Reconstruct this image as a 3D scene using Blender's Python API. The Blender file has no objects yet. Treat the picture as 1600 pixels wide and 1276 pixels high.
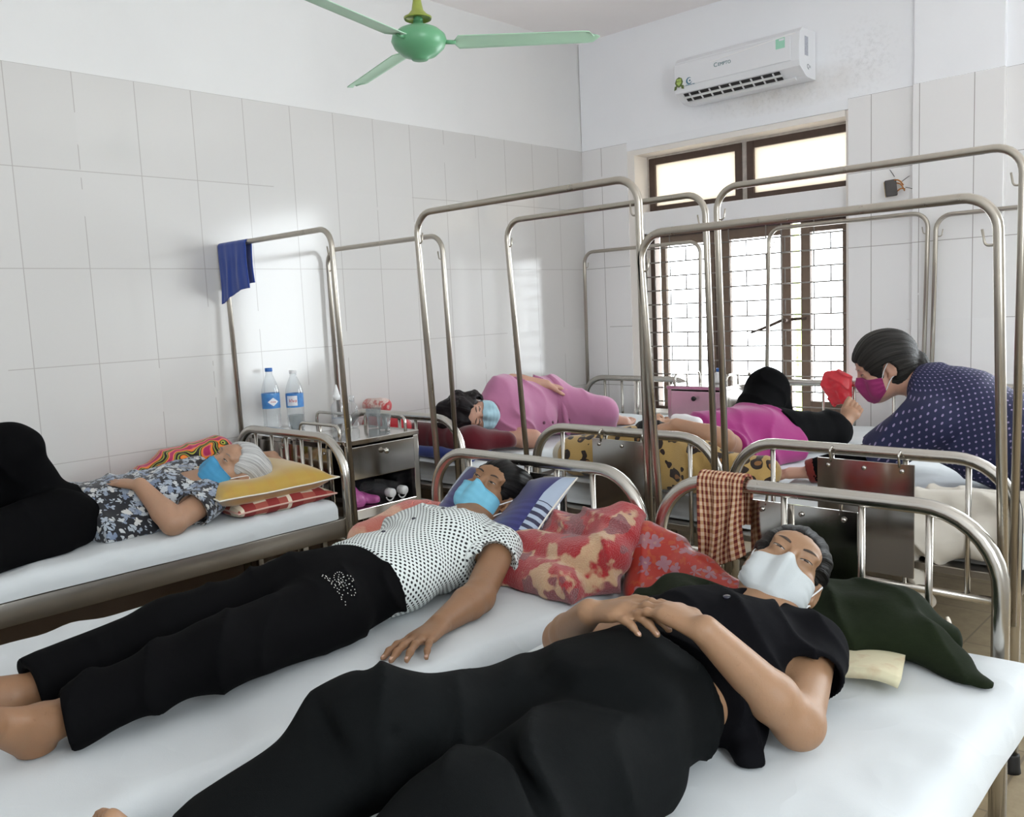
import bpy, bmesh, math, random
import numpy as np
from mathutils import Vector, Matrix
SC = bpy.context.scene
COL = SC.collection
OFF = {}                      # world offset of every object that can be a parent
PI = math.pi
def A3(*a): return np.array(a, float)
def nrm(v):
    v = np.asarray(v, float); return v/np.linalg.norm(v)

# ------------------------------------------------------------------ objects
def tag(o, label=None, cat=None, group=None, kind=None):
    if label: o['label'] = label
    if cat: o['category'] = cat
    if group: o['group'] = group
    if kind: o['kind'] = kind
    return o
def thing(name, loc, label, cat, group=None):
    o = bpy.data.objects.new(name, None); COL.objects.link(o)
    o.location = loc; o.empty_display_size = .1
    OFF[o] = np.array(loc, float)
    return tag(o, label, cat, group)
def mesh(name, V, F, mat, parent=None, smooth=True, attrs=None, loc=None, sharp=None):
    V = np.asarray(V, float)
    off = OFF[parent] if parent is not None else (np.array(loc, float) if loc is not None else np.zeros(3))
    me = bpy.data.meshes.new(name)
    me.from_pydata((V-off).tolist(), [], F if isinstance(F, list) else F.tolist())
    mats = mat if isinstance(mat, (list, tuple)) else [mat]
    for m in mats:
        if m: me.materials.append(m)
    if attrs:
        for k, a in attrs.items():
            a = np.asarray(a, np.float32)
            if a.ndim == 1:
                at = me.attributes.new(k, 'FLOAT', 'POINT'); at.data.foreach_set('value', a)
            else:
                at = me.attributes.new(k, 'FLOAT_VECTOR', 'POINT'); at.data.foreach_set('vector', a.ravel())
    if smooth:
        me.polygons.foreach_set('use_smooth', [True]*len(me.polygons))
        if sharp: 
            bm = bmesh.new(); bm.from_mesh(me)
            for e in bm.edges:
                if len(e.link_faces) == 2 and e.calc_face_angle(0) > sharp: e.smooth = False
            bm.to_mesh(me); bm.free()
    me.update()
    o = bpy.data.objects.new(name, me); COL.objects.link(o)
    if parent is not None:
        o.parent = parent; OFF[o] = off
    else:
        o.location = off; OFF[o] = off
    return o
def join(*parts):
    VV, FF, n = [], [], 0
    for V, F in parts:
        V = np.asarray(V, float); VV.append(V)
        FF += [[i+n for i in f] for f in (F if isinstance(F, list) else F.tolist())]
        n += len(V)
    return np.concatenate(VV), FF
def box(lo, hi, bev=0, seg=2):
    lo = np.minimum(lo, hi).astype(float) if True else lo; 
    bm = bmesh.new(); bmesh.ops.create_cube(bm, size=1)
    return lo, hi, bev
def bx(lo, hi, bev=0, seg=2, M=None):
    """box between two corners, bevelled; M: optional 4x4 applied afterwards"""
    l = np.minimum(lo, hi).astype(float); h = np.maximum(lo, hi).astype(float)
    bm = bmesh.new(); bmesh.ops.create_cube(bm, size=1)
    for v in bm.verts: v.co = Vector((l+h)/2 + (h-l)*np.array(v.co))
    if bev > 0:
        bmesh.ops.bevel(bm, geom=bm.edges[:], offset=min(bev, .49*(h-l).min()), segments=seg, affect='EDGES', profile=.5)
    bm.verts.ensure_lookup_table()
    V = np.array([v.co[:] for v in bm.verts]); F = [[v.index for v in f.verts] for f in bm.faces]
    bm.free()
    if M is not None: V = V@np.array(M)[:3, :3].T + np.array(M)[:3, 3]
    return V, F
def fillet(pts, r, n=6, closed=False):
    pts = [np.asarray(p, float) for p in pts]; out = []
    N = len(pts)
    for i, p in enumerate(pts):
        if (i in (0, N-1)) and not closed: out.append(p); continue
        a, b = pts[i-1], pts[(i+1) % N]
        rr = r[i] if isinstance(r, (list, tuple)) else r
        u, v = nrm(a-p), nrm(b-p)
        c = np.clip(np.dot(u, v), -1, 1); ang = math.acos(c)
        if ang > PI-.02 or rr <= 0: out.append(p); continue
        d = min(rr/math.tan(ang/2), .49*np.linalg.norm(a-p), .49*np.linalg.norm(b-p)); rr2 = d*math.tan(ang/2)
        ctr = p + nrm(u+v)*rr2/math.sin(ang/2)
        s, e = p+u*d-ctr, p+v*d-ctr
        th = math.acos(np.clip(np.dot(nrm(s), nrm(e)), -1, 1))
        for k in range(n+1):
            t = k/n
            out.append(ctr + (math.sin((1-t)*th)*s + math.sin(t*th)*e)/math.sin(th))
    return out
def tube(pts, r, seg=10, cap=True, closed=False, up=None):
    P = np.array(pts, float); n = len(P)
    R = np.full(n, r, float) if np.isscalar(r) else np.array(r, float)
    T = np.zeros_like(P)
    if closed: T = np.roll(P, -1, 0)-np.roll(P, 1, 0)
    else:
        T[1:-1] = P[2:]-P[:-2]; T[0] = P[1]-P[0]; T[-1] = P[-1]-P[-2]
    T /= np.linalg.norm(T, axis=1)[:, None]+1e-12
    u = up if up is not None else (A3(0, 0, 1) if abs(T[0][2]) < .9 else A3(1, 0, 0))
    u = nrm(u - T[0]*np.dot(u, T[0]))
    V = []; a = np.arange(seg)*2*PI/seg
    for i in range(n):
        u = u - T[i]*np.dot(u, T[i]); u = nrm(u); w = np.cross(T[i], u)
        V.append(P[i] + R[i]*(np.cos(a)[:, None]*u + np.sin(a)[:, None]*w))
    V = np.concatenate(V); F = []
    for i in range(n if closed else n-1):
        b0, b1 = i*seg, ((i+1) % n)*seg
        for k in range(seg):
            F.append([b0+k, b0+(k+1) % seg, b1+(k+1) % seg, b1+k])
    if cap and not closed:
        F.append(list(range(seg))[::-1]); F.append([(n-1)*seg+k for k in range(seg)])
    return V, F
def lathe(prof, seg=20, c=(0, 0, 0), axis='z', M=None, cap=True):
    """prof: list of (r, h)"""
    a = np.arange(seg)*2*PI/seg; V = []
    for r, h in prof: V.append(np.stack([r*np.cos(a), r*np.sin(a), np.full(seg, h)], 1))
    V = np.concatenate(V); F = []; n = len(prof)
    for i in range(n-1):
        for k in range(seg): F.append([i*seg+k, i*seg+(k+1) % seg, (i+1)*seg+(k+1) % seg, (i+1)*seg+k])
    if cap: F.append(list(range(seg))[::-1]); F.append([(n-1)*seg+k for k in range(seg)])
    if M is not None: V = V@np.array(M)[:3, :3].T
    return V+np.array(c, float), F
def frame_z(d):
    """3x3 with columns x,y,z where z = d"""
    d = nrm(d); a = A3(0, 0, 1) if abs(d[2]) < .9 else A3(1, 0, 0)
    x = nrm(np.cross(a, d)); y = np.cross(d, x)
    return np.stack([x, y, d], 1)
def gridfaces(nu, nv, wrapu=False):
    F = []
    for i in range(nu if wrapu else nu-1):
        for j in range(nv-1):
            i2 = (i+1) % nu
            F.append([i*nv+j, i2*nv+j, i2*nv+j+1, i*nv+j+1])
    return F
def prism(outline, n, depth):
    """closed outline of 3D points, extruded along n*depth"""
    P = np.array(outline, float); k = len(P); Q = P+np.array(n)*depth
    F = [list(range(k))[::-1], [k+i for i in range(k)]]
    F += [[i, (i+1) % k, k+(i+1) % k, k+i] for i in range(k)]
    return np.concatenate([P, Q]), F

# ------------------------------------------------------------------ signed distance modelling
class Field:
    def __init__(s): s.ops = []; s.post = []
    def add(s, f, lo, hi, k=.02, mode='u'): s.ops.append((f, np.array(lo, float), np.array(hi, float), k, mode)); return s
    def cone(s, a, b, ra, rb, k=.02, mode='u', n=None, sq=1., cuts=()):
        a = np.array(a, float); b = np.array(b, float); ab = b-a; L2 = max(ab@ab, 1e-9)
        nn = None if n is None else nrm(n)
        if nn is not None and L2 > 1e-8: 
            nn = nn-ab*(nn@ab)/L2; nn = nn/np.linalg.norm(nn)
        def f(P):
            q = P-a; t = np.clip(q@ab/L2, 0, 1); q = q-t[..., None]*ab
            if nn is not None and sq != 1.:
                c = q@nn; q = q+nn*(c*(1/sq-1))[..., None]
                d = (np.sqrt((q*q).sum(-1))-(ra+(rb-ra)*t))*(min(sq, 1.) if sq < 1 else 1.)
            else: d = np.sqrt((q*q).sum(-1))-(ra+(rb-ra)*t)
            for (pt, m) in cuts: d = np.maximum(d, (P-np.array(pt))@nrm(m))
            return d
        m = max(ra, rb)*max(1., sq)
        return s.add(f, np.minimum(a, b)-m, np.maximum(a, b)+m, k, mode)
    def ell(s, c, r, M=None, k=.02, mode='u', cuts=()):
        c = np.array(c, float); r = np.array(r, float) if not np.isscalar(r) else np.full(3, float(r))
        M = np.eye(3) if M is None else np.array(M, float)
        def f(P):
            q = (P-c)@M; k0 = np.sqrt(((q/r)**2).sum(-1)); k1 = np.sqrt(((q/(r*r))**2).sum(-1))+1e-9
            d = k0*(k0-1)/k1
            d = np.where(k0 < .3, -(r.min())*.7, d)
            for (pt, m) in cuts: d = np.maximum(d, (P-np.array(pt))@nrm(m))
            return d
        e = np.abs(M)@r
        return s.add(f, c-e, c+e, k, mode)
    def rbox(s, c, h, M=None, r=.01, k=.02, mode='u'):
        c = np.array(c, float); h = np.array(h, float); M = np.eye(3) if M is None else np.array(M, float)
        def f(P):
            q = np.abs((P-c)@M)-(h-r)
            return np.sqrt((np.maximum(q, 0)**2).sum(-1))+np.minimum(q.max(-1), 0)-r
        e = np.abs(M)@h
        return s.add(f, c-e, c+e, k, mode)
    def comb(s, D, f, P, k, mode):
        d = f(P)
        if mode == 'u':
            h = np.clip(.5+.5*(D-d)/k, 0, 1); return D+(d-D)*h-k*h*(1-h)
        if mode == 's':
            d = -d
        h = np.clip(.5-.5*(D-d)/k, 0, 1); return D+(d-D)*h+k*h*(1-h)
    def at(s, P):
        D = np.full(P.shape[:-1], .3)
        for f, lo, hi, k, mode in s.ops: D = s.comb(D, f, P, k, mode)
        for g in s.post: D = g(P, D)
        return D
    def build(s, h, pad=None):
        us = [o for o in s.ops if o[4] == 'u']
        lo = np.min([o[1] for o in us], 0)-3*h-.012; hi = np.max([o[2] for o in us], 0)+3*h+.012
        n = np.ceil((hi-lo)/h).astype(int)+1
        ax = [lo[i]+h*np.arange(n[i]) for i in range(3)]
        D = np.full(n, .3, np.float32)
        for f, l, hh, k, mode in s.ops:
            m = 3*h+k+.004
            i0 = np.clip(np.floor((l-m-lo)/h).astype(int), 0, n); i1 = np.clip(np.ceil((hh+m-lo)/h).astype(int)+1, 0, n)
            if (i1 <= i0).any(): continue
            P = np.stack(np.meshgrid(*[ax[i][i0[i]:i1[i]] for i in range(3)], indexing='ij'), -1)
            sl = tuple(slice(i0[i], i1[i]) for i in range(3))
            D[sl] = s.comb(D[sl], f, P, k, mode)
        if s.post:
            near = np.abs(D) < .08
            P = np.argwhere(near)*h+lo
            d = D[near].astype(float)
            for g in s.post: d = g(P, d)
            D[near] = d
        return surfnets(D, lo, h)
def surfnets(D, org, h):
    s = D < 0
    c = np.zeros(np.array(D.shape)-1, np.uint8)
    offs = [(i, j, k) for i in (0, 1) for j in (0, 1) for k in (0, 1)]
    sh = D.shape
    for (i, j, k) in offs: c += s[i:sh[0]-1+i, j:sh[1]-1+j, k:sh[2]-1+k]
    act = (c > 0) & (c < 8)
    ids = np.argwhere(act); idx = np.full(act.shape, -1, np.int64); idx[act] = np.arange(len(ids))
    vals = {o: D[ids[:, 0]+o[0], ids[:, 1]+o[1], ids[:, 2]+o[2]].astype(float) for o in offs}
    acc = np.zeros((len(ids), 3)); cnt = np.zeros(len(ids))
    for a in offs:
        for d in range(3):
            if a[d] == 0:
                b = list(a); b[d] = 1; b = tuple(b)
                va, vb = vals[a], vals[b]; m = (va < 0) != (vb < 0)
                t = va[m]/(va[m]-vb[m]); p = np.tile(np.array(a, float), (m.sum(), 1)); p[:, d] += t
                acc[m] += p; cnt[m] += 1
    V = org+h*(ids+acc/cnt[:, None]); Fs = []
    for d in range(3):
        e, g = [(1, 2), (2, 0), (0, 1)][d]
        sl0 = [slice(None)]*3; sl1 = [slice(None)]*3
        sl0[d] = slice(0, -1); sl1[d] = slice(1, None)
        for q in (e, g): sl0[q] = slice(1, -1); sl1[q] = slice(1, -1)
        a, b = s[tuple(sl0)], s[tuple(sl1)]
        pos = np.argwhere(a != b)
        if len(pos) == 0: continue
        ins = a[a != b]
        pos[:, e] += 1; pos[:, g] += 1
        def cell(de, dg):
            q = pos.copy(); q[:, e] -= de; q[:, g] -= dg
            return idx[q[:, 0], q[:, 1], q[:, 2]]
        Q = np.stack([cell(1, 1), cell(0, 1), cell(0, 0), cell(1, 0)], 1)
        Q[~ins] = Q[~ins][:, ::-1]
        Fs.append(Q)
    return V, np.concatenate(Fs)
def relax(V, F, n=1, lam=.5):
    e = np.concatenate([F[:, [0, 1]], F[:, [1, 2]], F[:, [2, 3]], F[:, [3, 0]]]); e = np.concatenate([e, e[:, ::-1]])
    for _ in range(n):
        acc = np.zeros_like(V); np.add.at(acc, e[:, 0], V[e[:, 1]])
        cnt = np.bincount(e[:, 0], minlength=len(V))[:, None]
        V = V+lam*(acc/np.maximum(cnt, 1)-V)
    return V
_rn = np.random.RandomState(7)
_K = _rn.randn(24, 3); _K /= np.linalg.norm(_K, axis=1)[:, None]; _PH = _rn.rand(24)*6.28
def wob(P, freq, seed=0, n=6):
    """smooth pseudo noise in about [-1,1]"""
    r = np.zeros(P.shape[:-1]); 
    for i in range(n):
        j = (i+seed*5) % 24; k = (j*7+3+seed) % 24
        w = np.sin(P@(_K[k]*freq*.6)+_PH[k]+seed)
        r = r+np.sin(P@(_K[j]*freq*(.7+.6*((i*37+seed*11) % 10)/10))+_PH[j]+1.7*w+seed*1.3)
    return r/n*1.6
def folds(P, axis, freq, seed=0, cross=.35):
    """ridged wrinkles running across `axis`"""
    u = P@nrm(axis)
    w = wob(P, freq*.30, seed)
    r = 1-np.abs(np.sin((u*freq+2.6*w+seed)*.5)); r = r**1.8
    return (r-.35)*np.clip(.55+.75*wob(P, freq*.22, seed+3), 0, 1.3)*1.5

# ------------------------------------------------------------------ materials
MATS = {}
def _new(name):
    m = bpy.data.materials.new(name); m.use_nodes = True; nt = m.node_tree
    return m, nt, nt.nodes['Principled BSDF'], nt.links
def N(nt, t, **kw):
    n = nt.nodes.new(t)
    for k, v in kw.items():
        if k in n.inputs: n.inputs[k].default_value = v
        else: setattr(n, k, v)
    return n
def math_(nt, op, a, b=None, c=None, clamp=False):
    n = nt.nodes.new('ShaderNodeMath'); n.operation = op; n.use_clamp = clamp
    for i, v in enumerate((a, b, c)):
        if v is None: continue
        if hasattr(v, 'is_output'): nt.links.new(v, n.inputs[i])
        else: n.inputs[i].default_value = v
    return n.outputs[0]
def mixc(nt, f, a, b):
    n = nt.nodes.new('ShaderNodeMix'); n.data_type = 'RGBA'
    for i, v in ((0, f), (6, a), (7, b)):
        if hasattr(v, 'is_output'): nt.links.new(v, n.inputs[i])
        else: n.inputs[i].default_value = (*v, 1) if (i > 0 and len(v) == 3) else v
    return n.outputs[2]
def ramp(nt, fac, stops, interp='LINEAR'):
    n = nt.nodes.new('ShaderNodeValToRGB'); cr = n.color_ramp; cr.interpolation = interp
    while len(cr.elements) < len(stops): cr.elements.new(.5)
    for e, (p, c) in zip(cr.elements, stops): e.position = p; e.color = (*c, 1) if len(c) == 3 else c
    nt.links.new(fac, n.inputs[0]); return n.outputs[0]
def coord(nt, attr=None):
    if attr: 
        n = nt.nodes.new('ShaderNodeAttribute'); n.attribute_name = attr; return n.outputs['Vector']
    return nt.nodes.new('ShaderNodeTexCoord').outputs['Object']
def noise(nt, vec, scale, detail=3, rough=.5, out='Fac'):
    n = N(nt, 'ShaderNodeTexNoise', Scale=scale, Detail=detail, Roughness=rough)
    nt.links.new(vec, n.inputs['Vector']); return n.outputs[out]
def bump(nt, bsdf, h, strength=.3, dist=.002):
    b = N(nt, 'ShaderNodeBump', Strength=strength, Distance=dist); nt.links.new(h, b.inputs['Height'])
    nt.links.new(b.outputs[0], bsdf.inputs['Normal'])
def srgb(r, g, b):
    f = lambda c: (c/255/12.92 if c/255 <= .04045 else ((c/255+.055)/1.055)**2.4)
    return (f(r), f(g), f(b))
def plain(name, col, rough=.5, metal=0, var=.06, scale=30, bstr=0, bscale=200, bdist=.001, sheen=0, spec=.5, attr=None, coat=0, sss=0):
    if name in MATS: return MATS[name]
    m, nt, b, L = _new(name)
    v = coord(nt, attr)
    f = noise(nt, v, scale)
    c = mixc(nt, f, tuple(max(0, x*(1-var)) for x in col), tuple(min(1, x*(1+var)) for x in col))
    L.new(c, b.inputs['Base Color']); b.inputs['Roughness'].default_value = rough; b.inputs['Metallic'].default_value = metal
    b.inputs['Specular IOR Level'].default_value = spec
    if sheen: b.inputs['Sheen Weight'].default_value = sheen; b.inputs['Sheen Roughness'].default_value = .4
    if coat: b.inputs['Coat Weight'].default_value = coat
    if sss:
        b.inputs['Subsurface Weight'].default_value = sss; b.inputs['Subsurface Radius'].default_value = (.012, .005, .003); b.inputs['Subsurface Scale'].default_value = 1
    if bstr: bump(nt, b, noise(nt, v, bscale, 2), bstr, bdist)
    MATS[name] = m; return m
# ------------------------------------------------------------------ the room
TILE_W, TILE_H, TILE_TOP, CEIL = .2577, .4, 2.453, 3.165
RX, FY = 5.3, -6.4            # right wall, front wall
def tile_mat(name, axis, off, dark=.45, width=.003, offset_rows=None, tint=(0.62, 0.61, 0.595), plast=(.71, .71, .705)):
    """glossy wall tiles below TILE_TOP, painted plaster above"""
    m, nt, b, L = _new(name)
    geo = nt.nodes.new('ShaderNodeNewGeometry'); sep = nt.nodes.new('ShaderNodeSeparateXYZ'); L.new(geo.outputs['Position'], sep.inputs[0])
    u = sep.outputs[axis]; z = sep.outputs[2]
    def line(c, period, o, w):
        q = math_(nt, 'DIVIDE', math_(nt, 'SUBTRACT', c, o), period)
        f = math_(nt, 'ABSOLUTE', math_(nt, 'SUBTRACT', math_(nt, 'FRACT', math_(nt, 'ADD', q, .5)), .5))
        return math_(nt, 'LESS_THAN', math_(nt, 'MULTIPLY', f, period), w)
    nz = noise(nt, geo.outputs['Position'], 2.3, 3)
    nz2 = noise(nt, geo.outputs['Position'], 1.1, 2)
    lv = math_(nt, 'MULTIPLY', line(u, TILE_W, off, width*.62), math_(nt, 'GREATER_THAN', nz, .40))
    lh = math_(nt, 'MULTIPLY', line(z, TILE_H, TILE_TOP, width*.55), math_(nt, 'GREATER_THAN', nz2, .42))
    # individual tiles differ a touch
    cb = nt.nodes.new('ShaderNodeCombineXYZ')
    L.new(math_(nt, 'FLOOR', math_(nt, 'DIVIDE', math_(nt, 'SUBTRACT', u, off), TILE_W)), cb.inputs[0])
    L.new(math_(nt, 'FLOOR', math_(nt, 'DIVIDE', math_(nt, 'SUBTRACT', z, TILE_TOP), TILE_H)), cb.inputs[1])
    wn = nt.nodes.new('ShaderNodeTexWhiteNoise'); wn.noise_dimensions = '2D'; L.new(cb.outputs[0], wn.inputs['Vector'])
    base = mixc(nt, wn.outputs[0], tuple(x*.975 for x in tint), tint)
    tl = mixc(nt, math_(nt, 'MULTIPLY', math_(nt, 'MAXIMUM', lv, lh), dark), base, (.22, .19, .17))
    n3 = noise(nt, geo.outputs['Position'], 6, 4)
    pl = mixc(nt, n3, plast, tuple(x+.03 for x in plast))
    ist = math_(nt, 'LESS_THAN', z, TILE_TOP)
    L.new(mixc(nt, ist, pl, tl), b.inputs['Base Color'])
    r = math_(nt, 'SUBTRACT', .75, math_(nt, 'MULTIPLY', ist, .62))
    L.new(r, b.inputs['Roughness'])
    wob_ = noise(nt, geo.outputs['Position'], 3.0, 1)
    gro = math_(nt, 'MULTIPLY', math_(nt, 'MAXIMUM', line(u, TILE_W, off, .003), line(z, TILE_H, TILE_TOP, .003)), ist)
    bump(nt, b, math_(nt, 'SUBTRACT', math_(nt, 'MULTIPLY', wob_, .4), math_(nt, 'MULTIPLY', gro, .25)), .25, .006)
    return m
M_TL = tile_mat('tiles_and_plaster_side', 1, 0.0)  # tiles and plaster coloured darker here to stand in for dimmer light
def back_mat():
    m = tile_mat('tiles_and_plaster_back', 0, 1.9705, dark=.8, width=.0028, tint=(.85, .845, .845), plast=(.89, .905, .935))  # same tiles and plaster, colour raised to stand in for brighter light
    nt = m.node_tree; L = nt.links; b = nt.nodes['Principled BSDF']
    # damp stain and mould on the plaster under and beside the air conditioner
    geo = nt.nodes.new('ShaderNodeNewGeometry'); sep = nt.nodes.new('ShaderNodeSeparateXYZ'); L.new(geo.outputs['Position'], sep.inputs[0])
    def blob(cx, cz, rx, rz):
        dx = math_(nt, 'DIVIDE', math_(nt, 'SUBTRACT', sep.outputs[0], cx), rx); dz = math_(nt, 'DIVIDE', math_(nt, 'SUBTRACT', sep.outputs[2], cz), rz)
        d = math_(nt, 'SQRT', math_(nt, 'ADD', math_(nt, 'MULTIPLY', dx, dx), math_(nt, 'MULTIPLY', dz, dz)))
        return math_(nt, 'SUBTRACT', 1, d, clamp=True)
    nA = noise(nt, geo.outputs['Position'], 9, 5, .65); nB = noise(nt, geo.outputs['Position'], 45, 4, .7)
    mk = math_(nt, 'MAXIMUM', blob(1.42, 2.56, .62, .16), blob(1.93, 2.64, .24, .26))
    a = math_(nt, 'MULTIPLY', mk, math_(nt, 'MULTIPLY', math_(nt, 'GREATER_THAN', nB, .52), .0))
    tan = math_(nt, 'MULTIPLY', math_(nt, 'MULTIPLY', blob(1.45, 2.57, .6, .13), nA), 1.0, clamp=True)
    sp = math_(nt, 'MULTIPLY', mk, math_(nt, 'MULTIPLY', math_(nt, 'SUBTRACT', nB, .48), 5.0, clamp=True), clamp=True)
    old = b.inputs['Base Color'].links[0].from_socket
    c1 = mixc(nt, tan, old, (.62, .56, .48)); c2 = mixc(nt, math_(nt, 'MULTIPLY', sp, .25), c1, (.36, .36, .36))
    L.new(c2, b.inputs['Base Color'])
    return m
M_TB = back_mat()
M_PLASTER = plain('white_paint', (.84, .84, .85), .75, var=.02, scale=5)
M_CEIL = plain('ceiling_paint', (.93, .895, .885), .8, var=.02, scale=4)
M_REVEAL = plain('window_reveal_paint', (.84, .80, .75), .7, var=.05, scale=8)
M_DIRTY = plain('old_mortar', (.50, .46, .42), .85, var=.35, scale=30)
def floor_mat():
    m, nt, b, L = _new('floor_tiles')
    v = coord(nt); br = N(nt, 'ShaderNodeTexBrick', Scale=1.0); br.offset = 0
    br.inputs['Brick Width'].default_value = .4; br.inputs['Row Height'].default_value = .4; br.inputs['Mortar Size'].default_value = .004
    L.new(v, br.inputs['Vector'])
    n = noise(nt, v, 14, 6, .7)
    c = ramp(nt, n, [(.3, (.26, .20, .125)), (.7, (.37, .30, .19))])
    L.new(c, br.inputs['Color1']); L.new(c, br.inputs['Color2']); br.inputs['Mortar'].default_value = (.2, .16, .11, 1)
    L.new(br.outputs['Color'], b.inputs['Base Color']); b.inputs['Roughness'].default_value = .35
    return m
M_FLOOR = floor_mat()
def struct(name, VF, mat, smooth=False):
    o = mesh(name, VF[0], VF[1], mat, smooth=smooth); o['kind'] = 'structure'; return o
struct('floor', bx((-.25, FY-.2, -.12), (RX+.2, .25, 0)), M_FLOOR)
struct('brown_band_left', bx((0, FY, 0), (.009, -.02, .40), .002), plain('dark_brown_band', (.13, .085, .055), .3, var=.25, scale=6))  # dark brown band along the foot of the left wall
struct('ceiling', bx((-.25, FY-.2, CEIL), (RX+.2, .25, CEIL+.15)), M_CEIL)
# left wall: tiles stand a little proud of the plaster
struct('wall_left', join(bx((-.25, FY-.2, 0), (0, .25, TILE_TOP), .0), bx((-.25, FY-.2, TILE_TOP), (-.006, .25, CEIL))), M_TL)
WX0, WX1, WZ0, WZ1 = .376, 1.846, .66, 2.40
yb = .24
struct('wall_back', join(bx((0, 0, 0), (WX0, yb, TILE_TOP)), bx((0, .006, TILE_TOP), (RX, yb, CEIL)),
    bx((WX1, 0, 0), (2.194, yb, TILE_TOP)), bx((2.62, 0, 0), (3.15, yb, TILE_TOP)), bx((5.1, 0, 0), (RX, yb, TILE_TOP)), bx((3.15, 0, 0), (5.1, yb, .70)), bx((3.15, 0, 2.42), (5.1, yb, TILE_TOP)), bx((2.194, .02, 0), (2.62, yb, TILE_TOP)),
    bx((WX0, .004, 0), (WX1, yb, WZ0))), M_TB)
struct('trim_4', bx((WX0, .005, WZ1), (WX1, yb-.001, TILE_TOP+.001)), plain('cool_white_paint', (.89, .905, .935), .75, var=.02, scale=5))  # shares the light-brightened plaster colour of the back wall
pil = struct('wall_pillar', join(bx((2.194, -.035, 0), (2.62, .02, TILE_TOP), .003), bx((2.20, -.028, TILE_TOP), (2.614, .02, CEIL))), M_TB)
# far walls beside and behind the camera, the right with an added fill-light opening
FILL_OPENING = [(-5.3, -3.9)]; rz0, rz1 = 1.1, 2.6
parts = []
ys = [FY-.2, -5.3, -3.9, .0]
for i in range(3):
    if i == 1:
        parts += [bx((RX, ys[i], 0), (RX+.2, ys[i+1], rz0)), bx((RX, ys[i], rz1), (RX+.2, ys[i+1], CEIL))]
    else: parts.append(bx((RX, ys[i], 0), (RX+.2, ys[i+1], CEIL)))
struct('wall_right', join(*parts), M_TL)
parts = []
xs = [0, .9, 1.9, 3.5, 4.6, RX]
for i in range(5):
    if i == 33: parts += [bx((xs[i], FY-.2, 2.4), (xs[i+1], FY, CEIL))]
    else: parts.append(bx((xs[i], FY-.2, 0), (xs[i+1], FY, CEIL)))
struct('wall_front', join(*parts), M_TB)

# ---- the window
M_ALU = plain('brown_window_metal', (.085, .055, .042), .45, .3, var=.2)
M_ALU_L = plain('brown_window_stile', (.19, .135, .10), .5, .1, var=.15)
M_ROD = plain('grille_steel', (.24, .22, .20), .45, .5)
def glass_mat(name, tint, fr=.1):
    m, nt, b, L = _new(name)
    tr = N(nt, 'ShaderNodeBsdfTransparent'); tr.inputs[0].default_value = (*tint, 1)
    gl = N(nt, 'ShaderNodeBsdfGlossy', Roughness=.03); fz = N(nt, 'ShaderNodeFresnel', IOR=1.45)
    mx = nt.nodes.new('ShaderNodeMixShader'); L.new(fz.outputs[0], mx.inputs[0]); L.new(tr.outputs[0], mx.inputs[1]); L.new(gl.outputs[0], mx.inputs[2])
    L.new(mx.outputs[0], nt.nodes['Material Output'].inputs[0]); return m
M_GLASS = glass_mat('window_glass', (.97, .97, .97))
def frosted():
    m, nt, b, L = _new('frosted_cream_glass')
    tr = N(nt, 'ShaderNodeBsdfTranslucent'); v = coord(nt); n = noise(nt, v, 2.5, 4)
    L.new(mixc(nt, n, (.385, .345, .298), (.43, .39, .34)), tr.inputs[0])
    df = N(nt, 'ShaderNodeBsdfGlossy', Roughness=.2); mx = nt.nodes.new('ShaderNodeMixShader'); mx.inputs[0].default_value = .06
    L.new(tr.outputs[0], mx.inputs[1]); L.new(df.outputs[0], mx.inputs[2]); L.new(mx.outputs[0], nt.nodes['Material Output'].inputs[0]); return m
M_FROST = frosted()
# painted lintel between transom and sashes, reveals
struct('trim_1', bx((WX0, .07, 1.862), (WX1, yb, 2.0), .004), M_PLASTER)
struct('trim_2', join(bx((WX0, .006, WZ0+.02), (WX0+.055, yb-.002, WZ1-.001)), bx((WX1-.02, .02, WZ0+.02), (WX1-.0005, yb-.002, WZ1-.001)), bx((WX0+.055, .007, WZ1-.035), (WX1-.02, yb-.003, WZ1-.0015))), M_REVEAL)
struct('trim_3', bx((WX0, -.012, WZ0-.03), (WX1, yb, WZ0+.02), .006), M_REVEAL)
w1 = thing('window_1', (1.1, .16, 2.18), 'brown-framed transom window with two frosted cream panes above the sashes', 'window'); w1['kind'] = 'structure'
fr = []
for (a, b_) in ((.447, 1.125), (1.160, 1.826)):
    for q in (bx((a, .15, 2.005), (a+.045, .19, 2.348)), bx((b_-.045, .15, 2.005), (b_, .19, 2.348)), bx((a+.001, .152, 2.006), (b_-.001, .188, 2.04)), bx((a+.001, .152, 2.31), (b_-.001, .188, 2.352))): fr.append(q)
    mesh('pane', *bx((a+.04, .166, 2.035), (b_-.04, .172, 2.315)), M_FROST, w1, smooth=False)
mesh('window_frame', *join(*fr), M_ALU, w1, smooth=False)
mesh('mortar_joint', *join(bx((.431, .152, 2.352), (1.826, .2, 2.372)), bx((.431, .155, 2.0), (.447, .2, 2.37)), bx((1.125, .16, 2.0), (1.16, .2, 2.352))), M_DIRTY, w1, smooth=False)
w2 = thing('window_2', (1.1, .16, .7), 'tall brown-framed casement window behind the steel grille, one sash ajar', 'window'); w2['kind'] = 'structure'
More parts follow.
